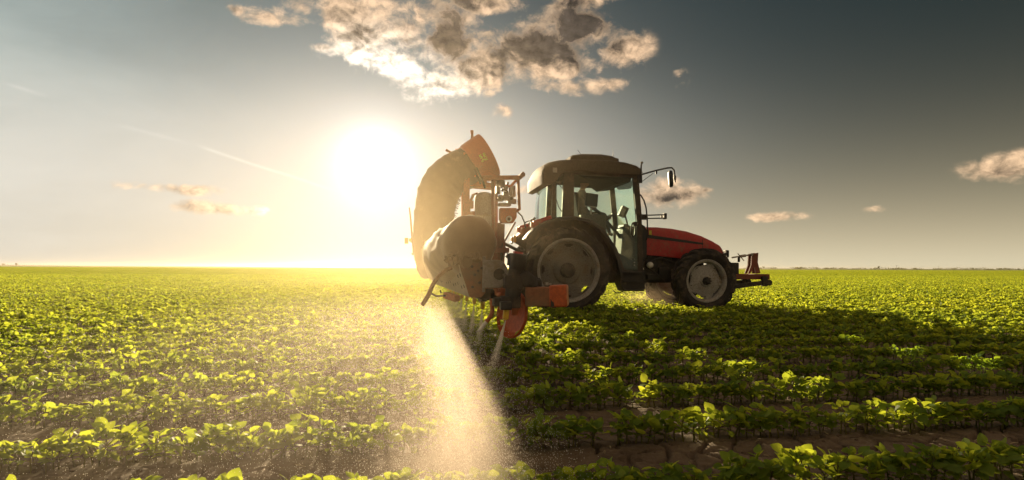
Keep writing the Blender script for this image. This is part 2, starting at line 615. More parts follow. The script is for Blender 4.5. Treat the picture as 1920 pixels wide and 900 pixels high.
        if bevel:
            md = o.modifiers.new('bevel', 'BEVEL')
            md.width = bevel
            md.segments = segs
            md.limit_method = 'ANGLE'
            md.angle_limit = R(40)
            md.use_clamp_overlap = True
        return o


FRAME = {}


def tag(o, label=None, cat=None, group=None, kind=None):
    for k, v in (('label', label), ('category', cat), ('group', group), ('kind', kind)):
        if v:
            o[k] = v
    return o


def empty(name, loc=(0, 0, 0), rz=0.0, parent=None):
    o = bpy.data.objects.new(name, None)
    o.empty_display_size = 0.2
    COL.objects.link(o)
    o.location = loc
    o.rotation_euler = (0, 0, rz)
    if parent is not None:
        o.parent = parent
    return o


def P3(x, z, y):
    return (x, y, z)


# ------------------------------------------------------------------ the field
ROW_A = R(9.3)                                    # rows run this far off the picture plane
RD = np.array([math.cos(ROW_A), math.sin(ROW_A)])  # along a row
RN = np.array([-RD[1], RD[0]])                     # across the rows, away from the camera
PITCH = 0.752
ROW0 = 2.22


def value_noise(x, y, seed=0, octaves=4, gain=0.5):
    r = np.random.default_rng(seed)
    tab = r.random((256, 256))
    out = np.zeros_like(x)
    a, tot = 1.0, 0.0
    for o in range(octaves):
        xs, ys = x * 2 ** o + 17.3 * o, y * 2 ** o + 9.1 * o
        xi, yi = np.floor(xs).astype(int), np.floor(ys).astype(int)
        fx, fy = xs - xi, ys - yi
        fx, fy = fx * fx * (3 - 2 * fx), fy * fy * (3 - 2 * fy)
        g = lambda i, j: tab[(xi + i) % 256, (yi + j) % 256]
        out += a * ((g(0, 0) * (1 - fx) + g(1, 0) * fx) * (1 - fy) + (g(0, 1) * (1 - fx) + g(1, 1) * fx) * fy)
        tot += a
        a *= gain
    return out / tot


def crack_depth(x, y, cell=0.19, seed=5):
    """dry-soil cracks: the borders of warped Voronoi cells, some of them closed"""
    wx = x + (value_noise(x * 7, y * 7, 21, 3) - .5) * .11
    wy = y + (value_noise(x * 7, y * 7, 22, 3) - .5) * .11
    gx, gy = wx / cell, wy / (cell * 0.8)
    ix, iy = np.floor(gx).astype(int), np.floor(gy).astype(int)
    r = np.random.default_rng(seed)
    jx, jy = r.random((128, 128)), r.random((128, 128))
    d1 = np.full_like(x, 9.)
    d2 = np.full_like(x, 9.)
    for i in range(-1, 2):
        for j in range(-1, 2):
            cx, cy_ = ix + i, iy + j
            px_ = cx + jx[cx % 128, cy_ % 128]
            py_ = cy_ + jy[cx % 128, cy_ % 128]
            d = np.hypot(px_ - gx, py_ - gy)
            m = d < d1
            d2 = np.where(m, d1, np.minimum(d2, d))
            d1 = np.where(m, d, d1)
    edge = (d2 - d1) * cell
    wid = np.clip((value_noise(x * 3.1, y * 3.1, 31, 3) - 0.38) * 0.10, 0, 0.017)
    return np.clip((wid - edge) / 0.006, 0, 1) * np.clip(wid / 0.004, 0, 1)


def axis_lines(lo, hi, step, far_lo, far_hi, grow):
    mid = list(np.arange(lo, hi + step / 2, step))
    up, s, x = [], step, mid[-1]
    while x < far_hi:
        s *= grow
        x += s
        up.append(x)
    dn, s, x = [], step, mid[0]
    while x > far_lo:
        s *= grow
        x -= s
        dn.append(x)
    return np.array(dn[::-1] + mid + up)


def ground_height(X, Y):
    n = X * RN[0] + Y * RN[1]
    near = np.clip((14 - np.abs(Y - 4)) / 8, 0, 1)
    h = (value_noise(X * 1.3, Y * 1.3, 1, 4) - .5) * 0.03
    h += (value_noise(X * 14, Y * 14, 2, 4, 0.6) - .5) * 0.020 * near
    ph = (n - ROW0) / PITCH
    h += 0.014 * np.cos(2 * np.pi * ph) * (value_noise(X * 2, Y * 2, 3, 2) * .8 + .3)
    return h


def build_ground():
    xs = axis_lines(-3.0, 4.6, 0.0125, -5000, 5000, 1.075)
    ys = axis_lines(1.45, 5.2, 0.0115, -400, 7000, 1.05)
    X, Y = np.meshgrid(xs, ys)
    Z = ground_height(X, Y)
    near = (np.abs(X - .8) < 5) & (Y > .8) & (Y < 7)
    Z[near] -= 0.055 * crack_depth(X[near], Y[near])
    far = np.clip((np.hypot(X, Y) - 60) / 300, 0, 1)
    Z = Z * (1 - far)
    nx, ny = len(xs), len(ys)
    verts = np.stack([X.ravel(), Y.ravel(), Z.ravel()], 1)
    i = (np.arange(ny - 1)[:, None] * nx + np.arange(nx - 1)[None, :]).ravel()
    quads = np.stack([i, i + 1, i + 1 + nx, i + nx], 1)
    me = bpy.data.meshes.new('soil_ground')
    me.vertices.add(len(verts))
    me.vertices.foreach_set('co', verts.ravel())
    me.loops.add(quads.size)
    me.loops.foreach_set('vertex_index', quads.ravel())
    me.polygons.add(len(quads))
    me.polygons.foreach_set('loop_start', np.arange(0, quads.size, 4))
    me.polygons.foreach_set('use_smooth', np.ones(len(quads), bool))
    me.update(calc_edges=True)
    m, nt, b, out = new_mat('field_soil')
    geo = nt.nodes.new('ShaderNodeNewGeometry')
    pos = geo.outputs['Position']
    n1 = noise(nt, pos, 2.2, 8, 0.65)
    n2 = noise(nt, pos, 45.0, 6, 0.7)
    n3 = noise(nt, pos, 0.05, 5, 0.6)
    soil = mixcol(nt, n1.smooth(0.3, 0.7), (0.105, 0.080, 0.056), (0.185, 0.145, 0.105))
    soil = mixcol(nt, n2.smooth(0.45, 0.75) * 0.6, soil, (0.235, 0.19, 0.14))
    # beyond the rows that are built one by one the closed crop covers the soil
    sp = nt.nodes.new('ShaderNodeSeparateXYZ')
    nt.links.new(pos, sp.inputs[0])
    yy, xx = E(nt, sp.outputs[1]), E(nt, sp.outputs[0])
    dist = (xx * xx + yy * yy).op('SQRT')
    crop = mixcol(nt, n3.smooth(0.35, 0.65), (0.07, 0.125, 0.02), (0.12, 0.15, 0.03))
    c = mixcol(nt, dist.smooth(230, 330), soil, crop)
    nt.links.new(c, b.inputs['Base Color'])
    b.inputs['Roughness'].default_value = 0.95
    b.inputs['Specular IOR Level'].default_value = 0.15
    bp = nt.nodes.new('ShaderNodeBump')
    bp.inputs['Strength'].default_value = 0.7
    bp.inputs['Distance'].default_value = 0.012
    nt.links.new((n2 + noise(nt, pos, 160.0, 4, 0.6) * 0.4).s, bp.inputs['Height'])
    nt.links.new(bp.outputs[0], b.inputs['Normal'])
    me.materials.append(m)
    o = bpy.data.objects.new('soil_ground', me)
    COL.objects.link(o)
    tag(o, 'dry brown cracked soil of the soybean field', None, None, 'structure')


build_ground()


# ------------------------------------------------------------------ soybean plants
def leaf_shape(n_len, n_wid, bend, fold, length=1.0, wide=0.36, seed=0):
    """one oval leaflet along +X, base at the origin, face up"""
    r = random.Random(seed)
    vs_, fs = [], []
    tw = r.uniform(-.25, .25)
    for i in range(n_len + 1):
        t = i / n_len
        w = wide * (math.sin(math.pi * min(1, t ** 0.80)) ** 0.72) * (1.06 - 0.28 * t) if 0 < t < 1 else 0.004
        x = t * length
        z = bend * (t - t * t * 1.55) * length
        for j in range(n_wid + 1):
            u = j / n_wid * 2 - 1
            yy = u * w
            zz = z + abs(u) * w * fold + 0.025 * math.sin(9 * t + 3 * u + seed) * abs(u) + tw * u * w * t
            vs_.append((x, yy * length, zz))
    m = n_wid + 1
    for i in range(n_len):
        for j in range(n_wid):
            fs.append((i * m + j, (i + 1) * m + j, (i + 1) * m + j + 1, i * m + j + 1))
    return vs_, fs


LEAVES = []
for k in range(6):
    mb = MB()
    mb.add(*leaf_shape(6, 4, random.uniform(0.02, 0.34), random.uniform(0.04, 0.28), 1.0, random.uniform(0.40, 0.47), k))
    LEAVES.append(mb.mesh('leaf', M['leaf'], angle=180, weld=False))


def basis(d, up):
    x = Vector(d).normalized()
    z = Vector(up)
    z = (z - x * z.dot(x))
    if z.length < 1e-3:
        z = Vector((0, 1, 0)) - x * x.y
    z.normalize()
    y = z.cross(x)
    return Matrix((x, y, z)).transposed().to_4x4()


def plant_design(seed, height=0.22, nodes=3):
    """stem tubes and a list of (leaf number, matrix)"""
    r = random.Random(seed)
    st = MB()
    leaves = []
    lean = Vector((r.uniform(-.15, .15), r.uniform(-.15, .15), 1)).normalized()
    top = lean * height
    st.tube([(0, 0, -0.03), lean * height * .5 + Vector((r.uniform(-.006, .006), r.uniform(-.006, .006), 0)), top], [0.0042, 0.0035, 0.0022], 5)

    def put(base, d, up, size):
        s = Matrix.Diagonal((size, size, size, 1))
        leaves.append((r.randrange(len(LEAVES)), Matrix.Translation(base) @ basis(d, up) @ s))
    # a pair of simple leaves low on the stem
    a0 = r.uniform(0, 6.28)
    for q in range(2):
        a = a0 + math.pi * q + r.uniform(-.3, .3)
        h = lean * height * r.uniform(.36, .44)
        out = Vector((math.cos(a), math.sin(a), r.uniform(-.05, .35)))
        e = h + out * r.uniform(.018, .03)
        st.tube([h, e], 0.0016, 4, False)
        d = Vector((out.x, out.y, r.uniform(-.75, .15)))
        put(e, d, (r.uniform(-.2, .2), r.uniform(-.2, .2), 1), r.uniform(.031, .044))
    # trifoliate leaves on long stalks
    for q in range(nodes):
        f = .40 + .60 * q / max(1, nodes - 1)
        a = a0 + 1.3 + q * 2.5 + r.uniform(-.4, .4)
        h = lean * height * f
        L = r.uniform(.022, .050) * (1.0 if q < nodes - 1 else .6)
        out = Vector((math.cos(a) * .8, math.sin(a) * .8, r.uniform(.45, 1.15))).normalized()
        e = h + out * L
        st.tube([h, h + out * L * .55 + Vector((0, 0, .004)), e], [0.0021, 0.0017, 0.0014], 4, False)
        size = r.uniform(.038, .056) * (1.0 if q < nodes - 1 else r.uniform(.6, .85))
        tilt = r.uniform(-.5, 1.25)
        fwd = Vector((math.cos(a), math.sin(a), tilt)).normalized()
        side = Vector((-math.sin(a), math.cos(a), 0))
        up = Vector((r.uniform(-.8, .8), r.uniform(-.8, .8), 1))
        e2 = e + fwd * .012
        st.tube([e, e2], 0.0012, 4, False)
        put(e2, fwd, up, size * 1.06)
        put(e, side * .92 + fwd * .42 + Vector((0, 0, r.uniform(-.6, .75))), up + Vector((r.uniform(-.5, .5), r.uniform(-.5, .5), 0)), size)
        put(e, -side * .92 + fwd * .42 + Vector((0, 0, r.uniform(-.6, .75))), up + Vector((r.uniform(-.5, .5), r.uniform(-.5, .5), 0)), size)
    # the unfolding tip
    for q in range(2):
        a = r.uniform(0, 6.28)
        put(top, (math.cos(a) * .5, math.sin(a) * .5, 1.0), (math.cos(a + 2), math.sin(a + 2), .3), r.uniform(.022, .04))
    return st, leaves


N_DES = 14
DESIGNS = [plant_design(100 + k, random.uniform(.085, .125), 4 if k % 3 == 0 else 5) for k in range(N_DES)]
STEM_MESH = [d[0].mesh('stem', M['stem'], angle=180, weld=False) for d in DESIGNS]


def joined_plant(k, name):
    """stem and leaves of one design as a single mesh, for the many plants further off"""
    st, lv = DESIGNS[k]
    me = bpy.data.meshes.new(name)
    V = [Vector(p) for p in st.v]
    Fc = list(st.f)
    mi = [1] * len(Fc)
    for li, mt in lv:
        lm = LEAVES[li]
        o = len(V)
        V += [mt @ v.co for v in lm.vertices]
        for p in lm.polygons:
            Fc.append(tuple(i + o for i in p.vertices))
            mi.append(0)
    me.from_pydata(V, [], Fc)
    me.materials.append(M['leaf'])
    me.materials.append(M['stem'])
    me.polygons.foreach_set('material_index', mi)
    me.polygons.foreach_set('use_smooth', [True] * len(Fc))
    me.update()
    return bpy.data.objects.new(name, me)


def row_piece(seed, length, name, n_pl):
    """two metres of distant row: leaves only, two triangles each"""
    r = random.Random(seed)
    V, Fc = [], []
    for i in range(n_pl):
        bx = (i + r.random()) / n_pl * length
        by = r.uniform(-.05, .05)
        hh = r.uniform(.11, .16)
        for q in range(18):
            a = r.uniform(0, 6.28)
            rad = r.uniform(.01, .08)
            c = Vector((bx + math.cos(a) * rad, by + math.sin(a) * rad, hh * r.uniform(.4, 1.12)))
            d = Vector((math.cos(a), math.sin(a), r.uniform(-.6, .6))).normalized()
            sd_ = d.cross(Vector((r.uniform(-.5, .5), r.uniform(-.5, .5), 1))).normalized()
            s = r.uniform(.04, .066)
            o = len(V)
            V += [c - d * s * .5, c + sd_ * s * .36, c + d * s * .5, c - sd_ * s * .36]
            Fc.append((o, o + 1, o + 2, o + 3))
    me = bpy.data.meshes.new(name)
    me.from_pydata(V, [], Fc)
    me.materials.append(M['leaf'])
    me.update()
    return bpy.data.objects.new(name, me)


src = bpy.data.collections.new('crop_source')
for k in range(N_DES):
    src.objects.link(joined_plant(k, 'a_plant_%02d' % k))
for k in range(4):
    src.objects.link(row_piece(50 + k, 2.0, 'b_row_%02d' % k, 26))


def in_view(x, y, m=1.18):
    return (y > 0.9) & (np.abs(x) < (960 / F) * y * m + 0.35)


pts, rots, scs, vis = [], [], [], []
near_plants = []
NR = int((330 - ROW0) / PITCH)
for k in range(-1, NR):
    n = ROW0 + k * PITCH
    if 101.0 < n < 104.5:
        continue
    xr = (960 / F) * 1.25 * n * 1.35 + 2.5
    if n < 60:
        sp = 0.036 if n < 22 else 0.062
        t = np.arange(-xr, xr, sp)
        t = t + rng.uniform(-.4, .4, len(t)) * sp
        keep = rng.random(len(t)) > 0.04
        # thin spots in the stand
        keep &= value_noise(t * 1.6, np.full_like(t, k * 3.7), 77, 2) > 0.17
        t = t[keep]
        off = rng.normal(0, .014, len(t))
        x = t * RD[0] + (n + off) * RN[0]
        y = t * RD[1] + (n + off) * RN[1]
        m = in_view(x, y)
        for xx, yy in zip(x[m], y[m]):
            sc = float(np.clip(rng.normal(1.0, .15), .55, 1.4))
            near_plants.append((xx, yy, rng.uniform(0, 6.283), sc, int(rng.integers(N_DES)), k))
    else:
        t = np.arange(-xr, xr, 2.0) + rng.uniform(-.5, .5)
        x = t * RD[0] + n * RN[0]
        y = t * RD[1] + n * RN[1]
        m = in_view(x, y)
        for xx, yy in zip(x[m], y[m]):
            pts.append((xx, yy, 0.0))
            rots.append((0, 0, ROW_A))
            scs.append(rng.uniform(.9, 1.12))
            vis.append(N_DES + int(rng.integers(4)))


def seen(p):
    x, y = p[0], p[1]
    u = 960 + F * x / y
    v = HOR + F * (CAM_H - .17) / y
    return -20 < u < 1940 and v < 925


order = sorted(near_plants, key=lambda p: (not seen(p), p[1]))
single, rest = order[:300], order[300:]
gz = lambda X, Y: ground_height(np.array([X]), np.array([Y]))[0]
# the wheels of the tractor have flattened what they stand on
TRACTOR = (0.962, 13.17)


def under_wheel(x, y):
    dx, dy = x - TRACTOR[0], y - TRACTOR[1]
    lx, ly = dx * RD[0] + dy * RD[1], -dx * RD[1] + dy * RD[0]
    return (abs(lx) < .32 and .58 < abs(ly) < 1.1) or (abs(lx - 2.9) < .26 and .55 < abs(ly) < 1.05)


for (x, y, a, sc, d, k) in rest:
    if under_wheel(x, y):
        continue
    pts.append((x, y, float(gz(x, y)) if y < 25 else 0.0))
    rots.append((rng.normal(0, .08), rng.normal(0, .08), a))
    scs.append(sc)
    vis.append(d)


def build_crop():
    me = bpy.data.meshes.new('soybean_crop')
    me.from_pydata(pts, [], [])
    at = me.attributes.new('rot', 'FLOAT_VECTOR', 'POINT')
    at.data.foreach_set('vector', np.array(rots, np.float32).ravel())
    at = me.attributes.new('size', 'FLOAT', 'POINT')
    at.data.foreach_set('value', np.array(scs, np.float32))
    at = me.attributes.new('which', 'INT', 'POINT')
    at.data.foreach_set('value', np.array(vis, np.int32))
    o = bpy.data.objects.new('soybean_crop', me)
    COL.objects.link(o)
    tag(o, 'rows of young green soybean plants running back to the horizon', None, None, 'stuff')
    ng = bpy.data.node_groups.new('crop_rows', 'GeometryNodeTree')
    ng.interface.new_socket('Geometry', in_out='INPUT', socket_type='NodeSocketGeometry')
    ng.interface.new_socket('Geometry', in_out='OUTPUT', socket_type='NodeSocketGeometry')
    gi, go = ng.nodes.new('NodeGroupInput'), ng.nodes.new('NodeGroupOutput')
    ci = ng.nodes.new('GeometryNodeCollectionInfo')
    ci.inputs['Collection'].default_value = src
    ci.inputs['Separate Children'].default_value = True
    ci.inputs['Reset Children'].default_value = True
    ip = ng.nodes.new('GeometryNodeInstanceOnPoints')
    ip.inputs['Pick Instance'].default_value = True

    def attr(nm, ty):
        n = ng.nodes.new('GeometryNodeInputNamedAttribute')
        n.data_type = ty
        n.inputs['Name'].default_value = nm
        return n.outputs['Attribute']
    L = ng.links.new
    L(gi.outputs[0], ip.inputs['Points'])
    L(ci.outputs[0], ip.inputs['Instance'])
    L(attr('which', 'INT'), ip.inputs['Instance Index'])
    L(attr('rot', 'FLOAT_VECTOR'), ip.inputs['Rotation'])
    L(attr('size', 'FLOAT'), ip.inputs['Scale'])
    L(ip.outputs[0], go.inputs[0])
    md = o.modifiers.new('rows', 'NODES')
    md.node_group = ng


build_crop()

ROW_NAMES = ['front row', 'second row', 'third row', 'fourth row', 'fifth row']
WHERE = [(330, 'at the left end of the %s'), (640, 'in the %s, well left of the spray'), (840, 'in the %s, just left of the spray'),
         (985, 'inside the spray plume in the %s'), (1250, 'in the %s, right beside the spray'),
         (1580, 'in the %s, below the tractor front wheel'), (9999, 'at the right end of the %s')]
PLANTS = []


def build_single_plants():
    for (x, y, a, sc, d, k) in single:
        st, lv = DESIGNS[d]
        o = bpy.data.objects.new('soybean_plant', None)
        o.empty_display_size = .05
        COL.objects.link(o)
        c = bpy.data.objects.new('stem', STEM_MESH[d])
        COL.objects.link(c)
        c.parent = o
        o.location = (x, y, float(gz(x, y)))
        o.rotation_euler = (rng.normal(0, .09), rng.normal(0, .09), a)
        o.scale = (sc, sc, sc)
        row = max(0, min(4, k))
        u = 960 + F * x / y
        PLANTS.append((o, u, ROW_NAMES[row], sc))
        for li, mt in lv:
            c = bpy.data.objects.new('leaf', LEAVES[li])
            COL.objects.link(c)
            c.parent = o
            c.matrix_local = mt


build_single_plants()


def build_litter():
    """bits of last year's straw, clods and small stones lying between the rows"""
    r = random.Random(4)
    s = MB()
    for i in range(420):
        y = 1.6 + 5.5 * r.random() ** 1.4
        x = r.uniform(-1.0, 1.0) * y
        z = float(gz(x, y))
        a = r.uniform(0, 3.14)
        L = r.uniform(.015, .07) if i % 9 else r.uniform(.07, .14)
        w = r.uniform(.0015, .004)
        d = Vector((math.cos(a), math.sin(a), r.uniform(-.1, .2)))
        c = Vector((x, y, z + w + .003))
        s.tube([c - d * L / 2, c + Vector((0, 0, r.uniform(0, .006))), c + d * L / 2], w, 4)
    o = s.build('straw_litter', 'straw', weld=False)
    tag(o, 'pale bits of dry straw scattered on the soil between the rows', None, None, 'stuff')
    s = MB()
    for i in range(1900):
        y = 1.6 + 5.0 * r.random() ** 1.3
        x = r.uniform(-1.0, 1.0) * y
        z = float(gz(x, y))
        q = r.uniform(.003, .010) if i % 14 else r.uniform(.012, .022)
        s.ball((x, y, z + q * .3), q, 6, 4, (r.uniform(.8, 1.5), r.uniform(.8, 1.3), r.uniform(.5, .9)))
    m = paint('soil_clod', (0.15, 0.105, 0.07), 0.95, dirt=0.3, scale=20, bump=0.8)
    o = s.build('soil_clods', m, weld=False)
    tag(o, 'small crumbs and clods of dry soil between the rows', None, None, 'stuff')


build_litter()

# ------------------------------------------------------------------ tractor frame: x forward, y to the far side, z up
OX, OY = TRACTOR
CH, SH = math.cos(ROW_A), math.sin(ROW_A)


def T(px_, py_, y):
    """point of the tractor's own frame at side offset y that the photograph shows at (px, py)"""
    k = (px_ - 960.0) / F
    x = (k * (OY + CH * y) - OX + SH * y) / (CH - k * SH)
    Y = OY + SH * x + CH * y
    return (x, CAM_H - (py_ - 0.0042 * (px_ - 960) - HOR) / F * Y)


def T3(px_, py_, y):
    x, z = T(px_, py_, y)
    return (x, y, z)


def TP(pts_, y):
    return [T(a, b, y) for a, b in pts_]


def DEP(px_, py_, Y):
    """the same for a point at a known distance Y from the camera"""
    X = (px_ - 960.0) / F * Y
    z = CAM_H - (py_ - 0.0042 * (px_ - 960) - HOR) / F * Y
    dx, dy = X - OX, Y - OY
    return Vector((CH * dx + SH * dy, -SH * dx + CH * dy, z))


def frame_root(name, x, y, z=0.0):
    """an Empty standing at (x, y, z) of the tractor frame and turned like it"""
    o = empty(name, (OX + CH * x - SH * y, OY + SH * x + CH * y, z), ROW_A)
    FRAME[o] = Vector((x, y, z))
    return o


def wheel(root, cx, cz, y, side, r, w, rim_r, n_lug, lug_h, spin, rear):
    """tyre with lugs, rim, dished disc with holes, hub"""
    wh = empty('wheel', Vector((cx, y, cz)) - FRAME[root], 0, root)
    o = Vector((cx, y, cz))
    ax = Vector((0, side, 0))
    t = MB()
    hw = w / 2
    prof = [(rim_r - .01, -hw * .62), (rim_r + .03, -hw * .80), (rim_r + (r - rim_r) * .45, -hw * .99), (r - lug_h - .05, -hw * .93),
            (r - lug_h, -hw * .72), (r - lug_h + .006, 0), (r - lug_h, hw * .72), (r - lug_h - .05, hw * .93),
            (rim_r + (r - rim_r) * .45, hw * .99), (rim_r + .03, hw * .80), (rim_r - .01, hw * .62)]
    t.lathe(prof, o, ax, 72)
    # chevron lugs
    x, z = Vector((1, 0, 0)), Vector((0, 0, 1))
    for k in range(n_lug):
        for s_ in (-1, 1):
            a0 = 2 * math.pi * (k + (0.5 if s_ > 0 else 0)) / n_lug + spin
            ring = []
            for q in range(6):
                u = q / 5
                lat = s_ * hw * (0.02 + 0.96 * u)
                a = a0 - u * (2 * math.pi / n_lug) * 1.05 * (1 if side < 0 else -1)
                rr0 = r - lug_h - .015 - (0.075 if u > .75 else 0.0) * (u - .75) * 4
                rr1 = r - (0.055 * (u - .7) / .3 if u > .7 else 0)
                da = (0.024 + .010 * u) / r * 1.15
                pts_ = []
                for (rr, aa) in ((rr0, a - da * 1.25), (rr1, a - da), (rr1, a + da), (rr0, a + da * 1.25)):
                    pts_.append(o + ax * lat + (x * math.cos(aa) + z * math.sin(aa)) * rr)
                ring.append(pts_)
            t.loft(ring)
    t.build('tyre', 'rubber', wh, angle=30)
    ri = MB()
    ri.lathe([(rim_r + .018, hw * .78), (rim_r + .004, hw * .84), (rim_r - .028, hw * .80), (rim_r - .045, hw * .62), (rim_r - .06, hw * .30), (rim_r - .06, -hw * .5),
              (rim_r - .03, -hw * .72), (rim_r + .018, -hw * .78)], o, ax, 72)
    ri.build('rim', 'rim', wh, angle=40)
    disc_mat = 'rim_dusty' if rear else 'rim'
    d = MB()
    R0 = rim_r - .055
    if rear:
        n, nh = 96, 8
        prof = [(R0, hw * .34), (R0 - .035, hw * .36), (R0 - .075, hw * .33), (R0 - .10, hw * .30), (R0 * .66, hw * .20), (R0 * .60, hw * .12), (R0 * .50, hw * .10), (R0 * .46, hw * .22), (R0 * .36, hw * .26), (.05, hw * .26)]

        def skip(i, k):
            return i == 1 and (k + 3) % 12 < 5 or (i == 2 and 1 <= (k + 3) % 12 <= 3)
        d.lathe(prof, o, ax, n, skip)
    else:
        n = 96
        rings = []
        for fr, h in ((1.0, .30), (.95, .36), (.80, .42), (.55, .46), (.45, .52), (.34, .52), (.30, .60), (.05, .60)):
            ring = []
            for k in range(n):
                a = 2 * math.pi * k / n
                lob = 1.0 - .11 * (0.5 - 0.5 * math.cos(5 * a + .6)) ** 1.5 if fr > .9 else 1.0
                rr = R0 * fr * lob * (.97 if fr > .97 else 1)
                ring.append(o + ax * (hw * h) + (x * math.cos(a) + z * math.sin(a)) * rr)
            rings.append(ring)
        d.loft(rings, caps=False)
        for k in range(5):                         # lugs that bolt the disc to the rim
            a = 2 * math.pi * (k + .0) / 5 - .12
            c = o + ax * (hw * .30) + (x * math.cos(a) + z * math.sin(a)) * (R0 * .99)
            d.box(c, (.10, .03, .10), Matrix.Rotation(-a, 3, 'Y'))
    d.build('wheel_disc', disc_mat, wh, angle=40)
    h = MB()
    hr = R0 * (.27 if rear else .21)
    hh = hw * (.26 if rear else .60)
    h.lathe([(hr, hh), (hr, hh + .035), (hr * .72, hh + .05), (hr * .68, hh + .09), (hr * .45, hh + .11), (0.001, hh + .11)], o, ax, 32)
    nb = 10 if rear else 8
    for k in range(nb):
        a = 2 * math.pi * k / nb
        c = o + ax * (hh + .03) + (x * math.cos(a) + z * math.sin(a)) * hr * .86
        h.cyl(c, c + ax * .05, .017, n=6)
    h.build('hub', 'dark', wh, angle=40)
    b = MB()
    if rear:
        for k in range(26):
            a = 2 * math.pi * k / 26
            c = o + ax * (hw * .235) + (x * math.cos(a) + z * math.sin(a)) * (R0 * .735)
            b.cyl(c, c + ax * .018, .010, n=6)
    else:
        for k in range(10):
            a = 2 * math.pi * k / 10 + .3
            c = o + ax * (hw * .40) + (x * math.cos(a) + z * math.sin(a)) * (R0 * .86)
            b.cyl(c, c + ax * .015, .011, n=6)
    tag(b.build('bolt_circle', 'dark', wh), kind='stuff')
    return wh


